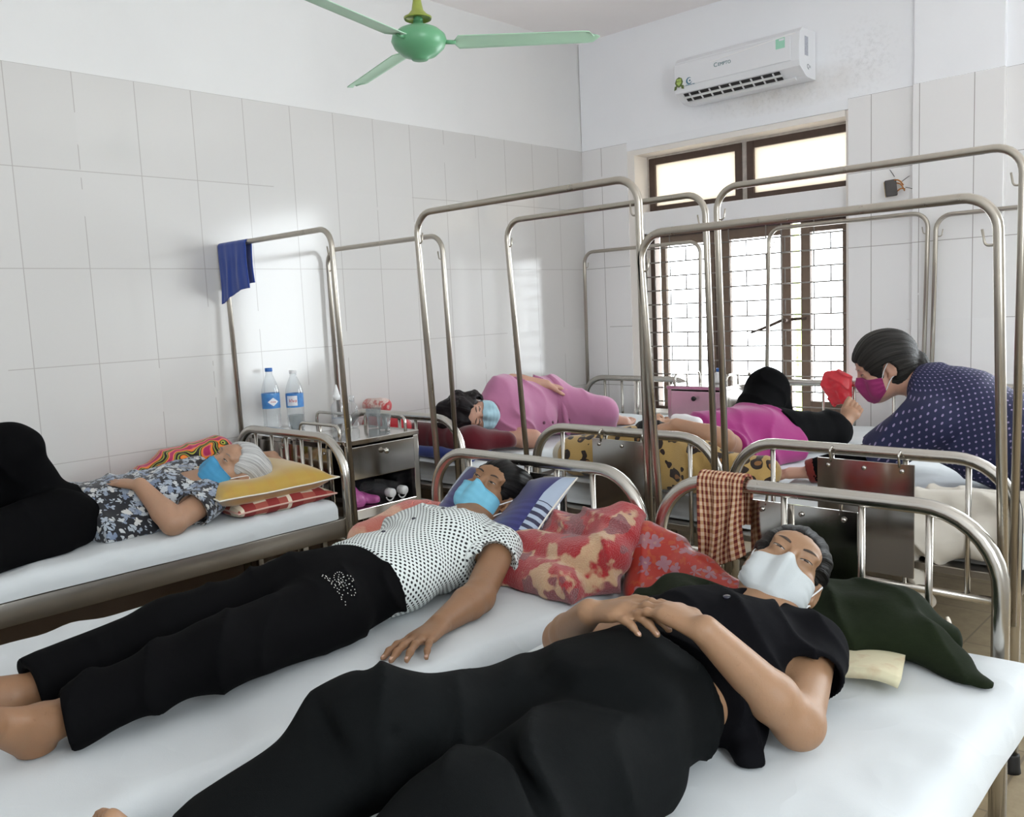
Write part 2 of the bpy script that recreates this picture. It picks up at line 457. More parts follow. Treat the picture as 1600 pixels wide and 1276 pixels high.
def sash(x0, x1, z0, z1, y, st, name='sash', m=M_ALU_L, hinge=0):
    f = join(bx((x0, y, z0), (x0+st, y+.035, z1), .003), bx((x1-st, y, z0), (x1, y+.035, z1), .003), bx((x0+.002, y+.002, z0+.001), (x1-.002, y+.033, z0+.07), .003), bx((x0+.002, y+.002, z1-.06), (x1-.002, y+.033, z1-.001), .003))
    V = f[0]
    if hinge:
        px = x0 if hinge > 0 else x1; c, s_ = math.cos(hinge), math.sin(hinge)
        V = V.copy(); dx, dy = V[:, 0]-px, V[:, 1]-y; V[:, 0] = px+c*dx-s_*dy; V[:, 1] = y+s_*dx+c*dy
    o = mesh(name, V, f[1], m, w2, smooth=False)
    G = bx((x0+st, y+.014, z0+.07), (x1-st, y+.02, z1-.06)); V = G[0]
    if hinge:
        V = V.copy(); dx, dy = V[:, 0]-px, V[:, 1]-y; V[:, 0] = px+c*dx-s_*dy; V[:, 1] = y+s_*dx+c*dy
    mesh('pane', V, G[1], M_GLASS, o, smooth=False)
    return o
mesh('window_frame', *join(bx((.431, .165, .68), (.466, .225, 1.862)), bx((1.80, .165, .68), (1.826, .225, 1.862)), bx((.432, .167, 1.835), (1.825, .223, 1.861)), bx((.918, .16, .681), (.958, .225, 1.860)), bx((.432, .167, .681), (1.825, .223, .70))), M_ALU, w2, smooth=False)
sash(.505, .918, .70, 1.835, .17, .040)
sash(.958, 1.428, .70, 1.835, .17, .062)
rs = sash(1.49, 1.80, .70, 1.835, .17, .058)
hd = mesh('handle', *join(tube([(1.405, .165, 1.26), (1.40, .12, 1.26)], .012), tube([(1.40, .12, 1.265), (1.30, .115, 1.225), (1.19, .115, 1.19)], [.010, .009, .006]), tube([(1.44, .15, 1.265), (1.53, .15, 1.27)], .009)), M_ALU, w2)
# welded grille in a brick pattern
rods = []
gz = [.74+.0925*i for i in range(13)]; gy = .105
for z in gz: rods.append(tube([(.431, gy, z), (1.826, gy, z)], .0044, 6))
for i in range(12):
    for x in ([.62, 1.05, 1.30, 1.60] if i % 2 else [.50, .74, 1.17, 1.42, 1.70]):
        rods.append(tube([(x, gy+.004, gz[i]), (x, gy+.004, gz[i+1])], .0044, 6))
for x in (.436, .90, 1.40, 1.815): rods.append(tube([(x, gy, .70), (x, gy, 1.862)], .005, 6))
for z in (1.10, 1.52):
    rods.append(tube([(1.815+.022*math.sin(t), gy-.012, z+.05*math.cos(t)) for t in np.linspace(0.1, PI-.1, 9)], .004, 5))
mesh('grille', *join(*rods), M_ROD, w2)
# a bamboo-like stem standing outside, seen through the gap of the sashes
M_BAM = plain('bamboo_skin', (.50, .62, .16), .5, var=.3, scale=9)
bb = thing('bamboo_stem', (1.052, 1.05, 0), 'yellow-green plant stem standing outside, seen through the gap between the sashes', 'plant')
st_ = [(1.052+.012*math.sin(z*2), 1.05, z) for z in np.linspace(0, 2.35, 24)]
mesh('stem', *join(tube(st_, .026, 8), *[lathe([(.026, -.008), (.031, 0), (.026, .008)], 10, (1.052+.012*math.sin(z*2), 1.05, z)) for z in np.arange(.2, 2.3, .27)]), M_BAM, bb)
lv = []
rnd = random.Random(3)
for k in range(18):
    z = .5+rnd.random()*.75; a = rnd.random()*6.28; l = .07+.05*rnd.random()
    p0 = A3(1.052, 1.05, z); d = A3(math.cos(a)*.35, math.sin(a), .5-rnd.random()*.9); d = nrm(d); s_ = nrm(np.cross(d, A3(0, 0, 1)))*.011
    lv.append((np.array([p0, p0+d*l*.4+s_, p0+d*l, p0+d*l*.4-s_, p0+d*l*.4+A3(0, 0, .003)]), [[0, 1, 4], [1, 2, 4], [2, 3, 4], [3, 0, 4]]))
mesh('leaves', *join(*lv), plain('leaf_green', (.20, .42, .08), .5, var=.3), bb, smooth=False)
# ------------------------------------------------------------------ hospital beds
def steel(name, col, rough, sc=40):
    m, nt, b, L = _new(name); v = coord(nt)
    mp = N(nt, 'ShaderNodeMapping'); mp.inputs['Scale'].default_value = (1, 1, .15); L.new(v, mp.inputs[0])
    n = noise(nt, mp.outputs[0], sc, 4, .6)
    L.new(mixc(nt, n, tuple(x*.86 for x in col), col), b.inputs['Base Color']); b.inputs['Metallic'].default_value = 1
    L.new(math_(nt, 'ADD', math_(nt, 'MULTIPLY', n, .16), rough-.08), b.inputs['Roughness'])
    return m
M_STEEL = steel('stainless_tube', (.60, .575, .53), .24)
M_POLE = steel('stainless_pole', (.50, .46, .40), .30)
M_SHEET = steel('stainless_sheet', (.58, .55, .52), .13, 12)
M_BEAM = steel('stainless_beam', (.42, .39, .35), .30, 3)
M_RUB = plain('black_rubber', (.012, .012, .013), .6)
def arch(x0, x1, y, z0, z1, r, rad, seg=12):
    return tube(fillet([(x0, y, z0), (x0, y, z1), (x1, y, z1), (x1, y, z0)], r, 9), rad, seg)
def bed(x0, x1, yh, yf, label, zr=.912, mz=.54, iv=1.757, iv_foot=None, panel=None, clips=(), prof=.16, rods=(.2, .36, .5, .64, .8), tops=None, ftops=None):
    """x0,x1: outer posts; yh head end, yf foot end (sign tells direction)"""
    s = 1 if yh > yf else -1
    t = thing('hospital_bed', ((x0+x1)/2, (yh+yf)/2, 0), label, 'bed', 'stainless hospital beds in the ward')
    W = x1-x0
    for (y, nm) in ((yh, 'headboard'), (yf, 'footboard')):
        hb = mesh(nm+'_frame', *join(arch(x0, x1, y, .015, zr, prof, .019), tube([(x0, y, .50), (x1, y, .50)], .013)), M_STEEL, t)
        for q in rods:
            mesh('rod', *tube([(x0+W*q, y, .50), (x0+W*q, y, zr-.01)], .0085, 8), M_STEEL, hb)
        for x in (x0, x1):
            mesh('rubber_foot', *lathe([(.027, 0), (.025, .012), (.023, .05), (.0215, .055)], 14, (x, y, 0)), M_RUB, t)
    if panel:
        a, b_, zt, zb, off = panel
        pn = mesh('headboard_panel', *bx((x0+W*a, yh+off-.002, zb), (x0+W*b_, yh+off+.002, zt), .001, 1), M_SHEET, t, smooth=False)
        for q in (a+.05, b_-.05):
            mesh('panel_bracket', *tube(fillet([(x0+W*q, yh+off, zt-.012), (x0+W*q, yh+off-.012*np.sign(off)*-1, zt+.03), (x0+W*q, yh, zr+.012)], .01, 3), .004, 6), M_STEEL, t)
        for q in (.12, .5, .88): mesh('panel_screw', *lathe([(.0001, -.004), (.007, -.003), (.007, 0)], 10, (x0+W*(a+(b_-a)*q), yh+off-.003, zt-.022), M=np.array([[1, 0, 0], [0, 0, 1], [0, -1, 0]])), M_SHEET, pn)
    # side beams, cross beams and slatted deck
    for x in (x0+.012, x1-.012):
        mesh('side_beam', *bx((x-.012, yf, mz-.085), (x+.012, yh, mz-.008), .004), M_BEAM, t)
    mesh('deck', *join(bx((x0+.02, min(yh, yf)+.01, mz-.03), (x1-.02, max(yh, yf)-.01, mz-.006), .003), *[bx((x0+.02, y-.02, mz-.07), (x1-.02, y+.02, mz-.03)) for y in np.linspace(min(yh, yf)+.25, max(yh, yf)-.25, 4)]), M_BEAM, t, smooth=False)
    for (y, zz, nm, dx) in ((yh, iv, 'drip_pole', .0), (yf, iv_foot, 'drip_pole', .0)):
        if zz is None: continue
        yy = y+.034*(1 if y == yh else -1)*s
        tx = tops if y == yh else ftops
        pl = mesh(nm, *tube(fillet([(x0-.004, yy, .45), (tx[0], yy, zz), (tx[1], yy, zz), (x1+.004, yy, .45)], .075, 8), .0115, 10), M_POLE, t)
        hk = []
        for (x, sg) in ((tx[0]+.004, 1), (tx[1]-.002, -1)):
            hk.append(tube(fillet([(x, yy, zz-.105), (x+.022*sg, yy, zz-.105), (x+.028*sg, yy, zz-.07)], .01, 4), .003, 6))
            mesh('hook', *hk[-1], M_POLE, pl)
    return t
HY1, HY2 = -2.79, -2.14
bed1 = bed(.085, .925, HY1, -4.80, 'stainless hospital bed along the tiled wall under the floral-top patient with yellow pillow', panel=(.36, .86, .86, .62, .022), mz=.598, tops=(.045, .888))
bed2 = bed(1.475, 2.375, HY1, -4.80, 'stainless hospital bed with the dotted-blouse patient, blue pillow at its headboard', panel=(.30, .66, .87, .64, .022), tops=(1.408, 2.368))
bed3 = bed(2.435, 3.315, HY1, -4.80, 'nearest stainless hospital bed, under the patient in black, checked towel on its headboard', iv=1.597, mz=.545, panel=(.31, .635, .872, .60, .022), rods=(.21, .43, .655, .83), prof=.17, tops=(2.366, 3.287))
bedA = bed(.05, .93, HY2, -.12, 'stainless hospital bed in the far corner under the patient in pink', iv=1.745, iv_foot=1.765, mz=.585, tops=(.032, .905), ftops=(.06, .966))
bedB = bed(1.385, 2.258, HY2, -.12, 'stainless hospital bed with the leopard blanket, under the patient in magenta', iv=1.765, iv_foot=1.795, panel=(.37, .70, .885, .58, -.026), mz=.585, tops=(1.300, 2.238), ftops=(1.42, 2.292), rods=(.17, .42, .62, .86))
bedC = bed(2.308, 3.19, HY2, -.12, 'stainless hospital bed beneath the visitor leaning over, white cover bundled at its head', iv=1.775, iv_foot=1.775, panel=(.36, .70, .885, .535, -.026), mz=.585, tops=(2.282, 3.20), ftops=(2.33, 3.20), rods=(.17, .40, .66, .86))
# mattresses under white sheets
def sheet_mat():
    m, nt, b, L = _new('white_bed_sheet'); v = coord(nt)
    n = noise(nt, v, 5, 3)
    L.new(mixc(nt, n, (.56, .595, .615), (.61, .645, .665)), b.inputs['Base Color']); b.inputs['Roughness'].default_value = .85
    b.inputs['Sheen Weight'].default_value = .15
    n2 = noise(nt, v, 420, 2); n3 = noise(nt, v, 9, 2)
    rg = noise(nt, v, 4.5, 2.0, .4); rg = math_(nt, 'POWER', math_(nt, 'SUBTRACT', 1, math_(nt, 'ABSOLUTE', math_(nt, 'SUBTRACT', math_(nt, 'MULTIPLY', rg, 2), 1))), 6)
    bump(nt, b, math_(nt, 'ADD', math_(nt, 'ADD', math_(nt, 'MULTIPLY', n2, .06), n3), math_(nt, 'MULTIPLY', rg, .45)), .40, .007)
    return m
M_MATT = sheet_mat()
def mattress(x0, x1, y0, y1, zb, zt, label, seed, flap=.03, amp=.009):
    nu, nv = 64, 110
    r = .045; W = x1-x0; H = zt-zb
    # cross section: start under left, round over the top, end under right
    sec = []
    for t in np.linspace(0, 1, nu):
        s_ = t*(W+2*H-.0)
        if s_ < H: sec.append((x0, zb+s_))
        elif s_ < H+W: sec.append((x0+s_-H, zt))
        else: sec.append((x1, zt-(s_-H-W)))
    sec = np.array(sec)
    V = np.zeros((nu, nv, 3)); ysv = y0+(y1-y0)*(.5-.5*np.cos(np.linspace(0, PI, nv)))*.35+(y1-y0)*np.linspace(0, 1, nv)*.65
    for j, y in enumerate(ysv):
        V[:, j, 0] = sec[:, 0]; V[:, j, 2] = sec[:, 1]; V[:, j, 1] = y
    # round all edges with a superellipse pull
    cx, cy, cz = (x0+x1)/2, (y0+y1)/2, zb
    ex = np.maximum(np.abs(V[..., 0]-cx)-(W/2-r), 0); ey = np.maximum(np.abs(V[..., 1]-cy)-((y1-y0)/2-r), 0); ez = np.maximum(V[..., 2]-(zt-r), 0)
    L_ = np.sqrt(ex**2+ey**2+ez**2); k = np.where(L_ > r, r/np.maximum(L_, 1e-9), 1)
    V[..., 0] -= np.sign(V[..., 0]-cx)*ex*(1-k); V[..., 1] -= np.sign(V[..., 1]-cy)*ey*(1-k); V[..., 2] -= ez*(1-k)
    P = V.reshape(-1, 3)
    w = wob(P*A3(1, .6, 1), 9, seed)*.5+.5*wob(P, 22, seed+1)
    edge = np.clip((np.abs(P[:, 0]-cx)/(W/2)-.55)*2.5, 0, 1)
    ridge = np.abs(np.sin(P[:, 1]*11+P[:, 0]*5+2.5*wob(P, 4, seed+2)))**6
    P[:, 2] += np.where(P[:, 2] > zb+.02, amp*w+.010*ridge*edge, 0)
    P[:, 0] += np.sign(P[:, 0]-cx)*np.where(P[:, 2] < zt-.03, .006*wob(P*A3(0, 1, 0), 14, seed+4)+.004, 0)
    F = gridfaces(nu, nv)  # portal of the added fill-light opening
    # closed ends and underside
    n0 = len(P); e0 = [i*nv for i in range(nu)]; e1 = [i*nv+nv-1 for i in range(nu)]
    F += [e0, e1[::-1]]
    F.append([0, nv-1, (nu-1)*nv+nv-1, (nu-1)*nv])
    o = mesh('mattress', P, [f[::-1] for f in F], M_MATT, loc=(cx, cy, zb)); return tag(o, label, 'mattress', 'white-sheeted mattresses on the beds')
mattress(.03, .945, -4.78, -2.83, .598, .668, 'thin white-sheeted mattress of the bed along the tiled wall', 1)
mattress(1.385, 2.425, -4.78, -2.82, .545, .625, 'white-sheeted mattress under the patient in the dotted blouse', 2)
mattress(2.455, 3.415, -4.78, -2.815, .545, .611, 'white-sheeted mattress under the patient in black with clasped hands', 3)
mattress(.03, .955, -2.09, -.16, .585, .69, 'white-sheeted mattress in the far corner under the patient in pink', 4)
mattress(1.365, 2.275, -2.09, -.16, .585, .69, 'white-sheeted mattress under the patient in magenta, leopard blanket at its head', 5)
mattress(2.29, 3.20, -2.09, -.16, .585, .69, 'white-sheeted mattress under the leaning visitor in navy', 6)
# ------------------------------------------------------------------ people
def skin_mat(name, col, blotch=.12):
    m, nt, b, L = _new(name); v = coord(nt)
    n = noise(nt, v, 16, 4); n2 = noise(nt, v, 110, 3)
    c = mixc(nt, n, tuple(x*(1-blotch) for x in col), (min(1, col[0]*(1+blotch*.6)), col[1], col[2]*(1-blotch*.3)))
    c = mixc(nt, math_(nt, 'MULTIPLY', math_(nt, 'GREATER_THAN', n2, .68), .25), c, (col[0]*.55, col[1]*.45, col[2]*.4))
    L.new(c, b.inputs['Base Color']); b.inputs['Roughness'].default_value = .52
    b.inputs['Subsurface Weight'].default_value = .12; b.inputs['Subsurface Radius'].default_value = (.01, .004, .002); b.inputs['Subsurface Scale'].default_value = 1
    bump(nt, b, math_(nt, 'ADD', n2, math_(nt, 'MULTIPLY', noise(nt, v, 320, 2), .5)), .25, .0012)
    return m
def hair_mat(name, col, col2, sc=60):
    m, nt, b, L = _new(name); v = coord(nt, 'strand')
    mp = N(nt, 'ShaderNodeMapping'); mp.inputs['Scale'].default_value = (6, 6, 260); L.new(v, mp.inputs[0])
    n = noise(nt, mp.outputs[0], 1.0, 3, .6)
    L.new(ramp(nt, n, [(.32, col), (.68, col2)]), b.inputs['Base Color']); b.inputs['Roughness'].default_value = .5; b.inputs['Specular IOR Level'].default_value = .18
    bump(nt, b, n, .7, .004); return m
def cloth_mat(name, col, rough=.9, sheen=.3, var=.15, weave=900, fold=14, spec=.25):
    m, nt, b, L = _new(name); v = coord(nt); n = noise(nt, v, 7, 4)
    L.new(mixc(nt, n, tuple(x*(1-var) for x in col), tuple(min(1, x*(1+var)) for x in col)), b.inputs['Base Color'])
    b.inputs['Roughness'].default_value = rough; b.inputs['Sheen Weight'].default_value = sheen; b.inputs['Sheen Roughness'].default_value = .5
    b.inputs['Specular IOR Level'].default_value = spec
    bump(nt, b, math_(nt, 'ADD', math_(nt, 'MULTIPLY', noise(nt, v, weave, 1), .12), noise(nt, v, fold, 3)), .35, .006)
    return m
def dots_mat(name, ground, dot, period, rad, soft=None, jitter=0):
    """staggered round dots in the garment's own flat coordinates (attribute pat)"""
    m, nt, b, L = _new(name); v = coord(nt, 'pat'); sep = nt.nodes.new('ShaderNodeSeparateXYZ'); L.new(v, sep.inputs[0])
    u = math_(nt, 'DIVIDE', sep.outputs[0], period); w = math_(nt, 'DIVIDE', sep.outputs[1], period)
    a = math_(nt, 'ADD', u, w); c = math_(nt, 'SUBTRACT', u, w)
    fa = math_(nt, 'SUBTRACT', math_(nt, 'FRACT', a), .5); fc = math_(nt, 'SUBTRACT', math_(nt, 'FRACT', c), .5)
    d = math_(nt, 'SQRT', math_(nt, 'ADD', math_(nt, 'MULTIPLY', fa, fa), math_(nt, 'MULTIPLY', fc, fc)))
    L.new(mixc(nt, math_(nt, 'LESS_THAN', d, rad), ground, dot), b.inputs['Base Color']); b.inputs['Roughness'].default_value = .8
    o = coord(nt); bump(nt, b, noise(nt, o, 18, 3), .3, .005)
    return m
def floral_mat(name, ground, petals, scale, thr=.36, centre=None, attr=None, petal_n=5., leaf=None):
    """scattered flowers: one per cell, petals from the angle around the cell's centre"""
    m, nt, b, L = _new(name); v = coord(nt, attr)
    nz = noise(nt, v, scale*1.3, 2, out='Color')
    vm = nt.nodes.new('ShaderNodeVectorMath'); vm.operation = 'MULTIPLY_ADD'; L.new(nz, vm.inputs[0]); vm.inputs[1].default_value = (.5/scale,)*3; L.new(v, vm.inputs[2])
    vo = N(nt, 'ShaderNodeTexVoronoi', Scale=scale); vo.inputs['Randomness'].default_value = .75; L.new(vm.outputs[0], vo.inputs['Vector'])
    sb = nt.nodes.new('ShaderNodeVectorMath'); sb.operation = 'SUBTRACT'; L.new(vm.outputs[0], sb.inputs[0]); L.new(vo.outputs['Position'], sb.inputs[1])
    sp = nt.nodes.new('ShaderNodeSeparateXYZ'); L.new(sb.outputs[0], sp.inputs[0])
    if attr: an = math_(nt, 'ARCTAN2', sp.outputs[1], sp.outputs[0])
    else: an = math_(nt, 'ARCTAN2', math_(nt, 'ADD', sp.outputs[1], math_(nt, 'MULTIPLY', sp.outputs[2], .7)), math_(nt, 'ADD', sp.outputs[0], math_(nt, 'MULTIPLY', sp.outputs[2], -.4)))
    hs = nt.nodes.new('ShaderNodeSeparateColor'); L.new(vo.outputs['Color'], hs.inputs[0])
    pt = math_(nt, 'ABSOLUTE', math_(nt, 'SINE', math_(nt, 'ADD', math_(nt, 'MULTIPLY', an, petal_n/2), math_(nt, 'MULTIPLY', hs.outputs[1], 6))))
    lim = math_(nt, 'MULTIPLY', math_(nt, 'ADD', .55, math_(nt, 'MULTIPLY', pt, .5)), math_(nt, 'MULTIPLY', math_(nt, 'ADD', .7, math_(nt, 'MULTIPLY', hs.outputs[2], .5)), thr))
    isf = math_(nt, 'LESS_THAN', vo.outputs['Distance'], lim)
    pc = ramp(nt, math_(nt, 'ADD', math_(nt, 'MULTIPLY', hs.outputs[0], .7), math_(nt, 'MULTIPLY', noise(nt, v, scale*4, 2), .4)), [(.25, petals[0]), (.55, petals[1]), (.85, petals[2])])
    g = ground if hasattr(ground, 'is_output') else ground
    if leaf is not None:
        n4 = noise(nt, v, scale*2.6, 2); g = mixc(nt, math_(nt, 'GREATER_THAN', n4, .60), ground, leaf)
    c = mixc(nt, isf, g, pc)
    if centre is not None: c = mixc(nt, math_(nt, 'LESS_THAN', vo.outputs['Distance'], thr*.2), c, centre)
    L.new(c, b.inputs['Base Color']); b.inputs['Roughness'].default_value = .8; b.inputs['Sheen Weight'].default_value = .2
    bump(nt, b, noise(nt, coord(nt), 16, 3), .3, .006)
    return m
M_MASKB = cloth_mat('blue_mask_cloth', (.17, .46, .62), .8, .1, .06, 500, 20)
M_MASKD = cloth_mat('deep_blue_mask_cloth', (.07, .30, .52), .8, .1, .06, 500, 20)
M_MASKG = cloth_mat('grey_blue_mask_cloth', (.33, .50, .58), .8, .1, .06, 500, 20)
M_MASKW = cloth_mat('white_mask_cloth', (.50, .535, .55), .85, .0, .03, 700, 16)
M_MASKM = cloth_mat('magenta_mask_cloth', (.28, .03, .13), .85, .1, .15, 500, 20)
M_LOOP = plain('white_elastic', (.75, .76, .78), .8)
M_SCL = plain('eye_white', (.42, .36, .31), .25, var=.08)
M_IRIS = plain('dark_iris', (.012, .008, .006), .12)
M_LASH = plain('dark_lash', (.012, .009, .008), .7)
M_BROW = plain('eyebrow_hair', (.045, .030, .022), .8, var=.5, scale=300)
M_BROWG = plain('grey_eyebrow_hair', (.24, .19, .16), .8, var=.4, scale=300)
M_NAIL = plain('fingernail', (.52, .33, .25), .3)
M_BLACKCLOTH = cloth_mat('black_trouser_cloth', (.0030, .0030, .0035), .85, .0, spec=.05)
M_BLACKGREEN = cloth_mat('black_soft_trouser_cloth', (.0036, .0044, .0047), .8, .0, spec=.07)
M_BLACKTOP = cloth_mat('black_blouse_cloth', (.0042, .0042, .0056), .9, .0, spec=.08)

def headframe(right, up):
    z = nrm(up); x = np.array(right, float); x = nrm(x-z*(x@z)); y = np.cross(z, x)
    return np.stack([x, y, z], 1)            # columns: person's right, face forward, crown
def head_ops(F, c, M, s=1., wrinkle=False, ear=True):
    c = np.array(c, float); T = lambda *p: c+M@(np.array(p, float)*s)
    e = lambda p, r, k=.015, mode='u', R=None: F.ell(T(*p), np.array(r, float)*s, M if R is None else M@R, k*s, mode)
    e((0, -.014, .036), (.0735, .092, .083))
    e((0, .026, -.036), (.059, .058, .078), .03)
    e((0, .058, -.094), (.026, .022, .018), .03)
    for q in (-1, 1):
        e((q*.046, .036, -.062), (.024, .040, .034), .03)
        e((q*.044, .053, -.020), (.022, .021, .017), .02)
    e((0, .064, .040), (.052, .022, .026), .02)
    for q in (-1, 1): e((q*.030, .079, .027), (.022, .009, .007), .012)
    for q in (-1, 1): e((q*.031, .098, .010), (.019, .013, .0115), .014, 's')
    for q in (-1, 1): e((q*.031, .0705, .0085), (.0165, .0155, .0125), .008)
    F.cone(T(0, .080, .020), T(0, .0985, -.023), .0085*s, .0120*s, .012*s)
    for q in (-1, 1): e((q*.0125, .089, -.0265), (.0085, .010, .0075), .008)
    e((0, .088, -.0565), (.023, .0085, .0052), .006); e((0, .087, -.066), (.019, .0085, .0058), .006)
    if ear:
        for q in (-1, 1):
            R = np.array(Matrix.Rotation(q*.30, 3, 'Z') @ Matrix.Rotation(-.15, 3, 'X'))
            e((q*.0765, -.012, .0), (.0085, .019, .031), .006, R=R); e((q*.0845, -.010, .003), (.006, .011, .019), .005, 's', R=R)
            e((q*.073, .001, -.026), (.006, .008, .009), .006)
    return T
def face_surface(c, M, s=1.):
    F = Field(); head_ops(F, (0, 0, 0), np.eye(3), 1., ear=False)
    def front(x, z, off=0.):
        x = np.asarray(x, float); z = np.asarray(z, float); y = np.full(x.shape, .135)
        for _ in range(40):
            d = F.at(np.stack([x, y, z], -1)); y = y-np.clip(d*.8, -.02, .02)
        return np.stack([x, y+off, z], -1)
    def radial(th, z, off=0., ay=0.):
        r = np.full(th.shape, .16); D = np.stack([np.sin(th), np.cos(th), 0*th], -1)
        for _ in range(50):
            P = D*r[..., None]; P[..., 2] = z; P[..., 1] += ay; d = F.at(P); r = np.maximum(r-np.clip(d*.8, -.02, .02), .004)
        return r
    toW = lambda P: np.array(c)+(P*s)@M.T
    return front, radial, toW
def face_parts(t, body, c, M, s=1., openness=(.5, .5), gaze=(0, 0), brow=None, brow_t=.0035):
    front, radial, toW = face_surface(c, M, s)
    u = np.linspace(-1, 1, 13); v = np.linspace(-1, 1, 5)
    for q, op in zip((1, -1), openness):
        U, Vv = np.meshgrid(u, v, indexing='ij')
        hh = .0052*op*(1-U**2)**.75+.0002
        X = q*(.031+.0135*U); Z = .0075+Vv*hh+.0012*U
        P = toW(front(X, Z, .0007)); P2 = toW(front(X, Z, -.003))
        Fq = gridfaces(13, 5)
        if q < 0: Fq = [f[::-1] for f in Fq]
        eye = mesh('eye', P.reshape(-1, 3), [f[::-1] for f in Fq], M_SCL, t)
        a = np.linspace(0, 2*PI, 15)[:-1]; r = .0056
        ix = q*.031+gaze[0]+r*np.cos(a); iz = .0078+gaze[1]+np.clip(r*np.sin(a), -.0048*op, .0048*op)
        ring = toW(front(ix, iz, .0012)); cen = toW(front(np.array([q*.031+gaze[0]]), np.array([.0078+gaze[1]]), .0014))
        V_ = np.concatenate([cen, ring]); FF = [[0, 1+(k+1) % 14, 1+k] for k in range(14)]
        mesh('iris', V_, FF, M_IRIS, eye)
        lx = q*(.031+.0140*u); up_ = .0075+.0052*op*(1-u**2)**.75+.0006+.0012*u
        mesh('eyelash', *tube(toW(front(lx, up_, .0004)), np.array([.0005]+[.0012]*11+[.0005])*s, 6), M_LASH, eye)
        if brow is not None:
            bx_ = q*(.014+.034*np.linspace(0, 1, 12)); tt = np.linspace(0, 1, 12)
            bz = .0265+.0065*np.sin(tt*PI*.75)-.004*tt
            w = brow_t*(np.sin(np.clip(tt*1.0+.12, 0, 1)*PI)**.6)
            rows = [toW(front(bx_, bz+k*w, .0012-.0004*k*k)) for k in (-1, -.3, .4, 1)]
            V_ = np.stack(rows, 1).reshape(-1, 3); FF = gridfaces(12, 4)
            mesh('eyebrow', V_, FF if q < 0 else [f[::-1] for f in FF], brow, t)
def face_mask(t, c, M, mat, s=1., kind='pleat', ztop=-.006, zbot=-.112, side=(-.020, -.062), tmax=1.18, noseup=.010, loops=(1, 1), earx=.079):
    front, radial, toW = face_surface(c, M, s)
    nu, nv = 41, 25
    th = np.linspace(-tmax, tmax, nu); vv = np.linspace(0, 1, nv)
    k = (np.abs(th)/tmax)
    zt = ztop+noseup*np.exp(-(th/.28)**2)+(side[0]-ztop)*k**1.8
    zb = zbot+(side[1]-zbot)*k**2.4
    Z = zt[:, None]+(zb-zt)[:, None]*vv[None, :]; TH = np.repeat(th[:, None], nv, 1)
    R = radial(TH, np.maximum(Z, -.100))
    # cloth spans: take the hull of each column between nose and chin
    for i in range(nu):
        r = R[i].copy(); z = Z[i]
        for a in range(nv):
            for b_ in range(a+2, nv, 2):
                w = np.linspace(0, 1, b_-a+1); ln = r[a]*(1-w)+r[b_]*w; R[i, a:b_+1] = np.maximum(R[i, a:b_+1], ln)
    for _ in range(2): 
        R[1:-1] = np.maximum(R[1:-1], .25*R[:-2]+.5*R[1:-1]+.25*R[2:]); 
    for _ in range(2): R[1:-1, 1:-1] = .2*(R[:-2, 1:-1]+R[2:, 1:-1]+R[1:-1, :-2]+R[1:-1, 2:]+R[1:-1, 1:-1])
    R += .0035
    if kind == 'pleat':
        for p_ in (.30, .52, .74): R += .0028*np.clip((vv[None, :]-p_)/.11, 0, 1)*np.clip(1-(vv[None, :]-p_)/.20, 0, 1)*(1-k[:, None]**3)
    else:
        R += .006*np.exp(-(TH/.10)**2)*np.sin(vv*PI)[None, :]+.0016*np.sin(vv[None, :]*26+TH*6)*np.clip((k[:, None]-.45)*2.2, 0, 1)
    tuck = np.clip((-.098-Z)/.014, 0, 1); R -= tuck*.010
    P = np.stack([np.sin(TH)*R, np.cos(TH)*R, Z], -1)
    Pi = np.stack([np.sin(TH)*(R-.0022), np.cos(TH)*(R-.0022), Z], -1)
    n = nu*nv; V = np.concatenate([toW(P).reshape(-1, 3), toW(Pi).reshape(-1, 3)])
    F = gridfaces(nu, nv); F = [f[::-1] for f in F]+[[x+n for x in f] for f in F]
    bd = [i*nv for i in range(nu)]+[(nu-1)*nv+j for j in range(1, nv)]+[i*nv+nv-1 for i in range(nu-2, -1, -1)]+[j for j in range(nv-2, 0, -1)]
    F += [[bd[i], bd[(i+1) % len(bd)], bd[(i+1) % len(bd)]+n, bd[i]+n] for i in range(len(bd))]
    o = mesh('face_mask', V, F, mat, t)
    if kind == 'pleat':
        edge = P[:, 0]; edge2 = P[:, -1]
        mesh('mask_edge', *tube(toW(edge+A3(0, .0006, 0)), .0016*s, 6), mat, o)
    for q, on in zip((1, -1), loops):
        if not on: continue
        i = nu-1 if q > 0 else 0
        a, b_ = P[i, 1], P[i, -2]
        pts = [a, A3(q*(earx-.001), .012, a[2]*.3+.012), A3(q*earx, -.012, .028), A3(q*(earx+.002), -.028, .012), A3(q*earx, -.024, -.018), A3(q*(earx-.003), .002, -.036), b_]
        pts = [np.array(p) for p in pts]; sm = []
        for j in range(len(pts)-1):
            p0 = pts[max(j-1, 0)]; p1 = pts[j]; p2 = pts[j+1]; p3 = pts[min(j+2, len(pts)-1)]
            for w in np.linspace(0, 1, 6)[:-1]: sm.append(.5*((2*p1)+(-p0+p2)*w+(2*p0-5*p1+4*p2-p3)*w*w+(-p0+3*p1-3*p2+p3)*w**3))
        sm.append(pts[-1])
        mesh('ear_loop', *tube(toW(np.array(sm)), .0019*s, 6), M_LOOP, o)
    return o
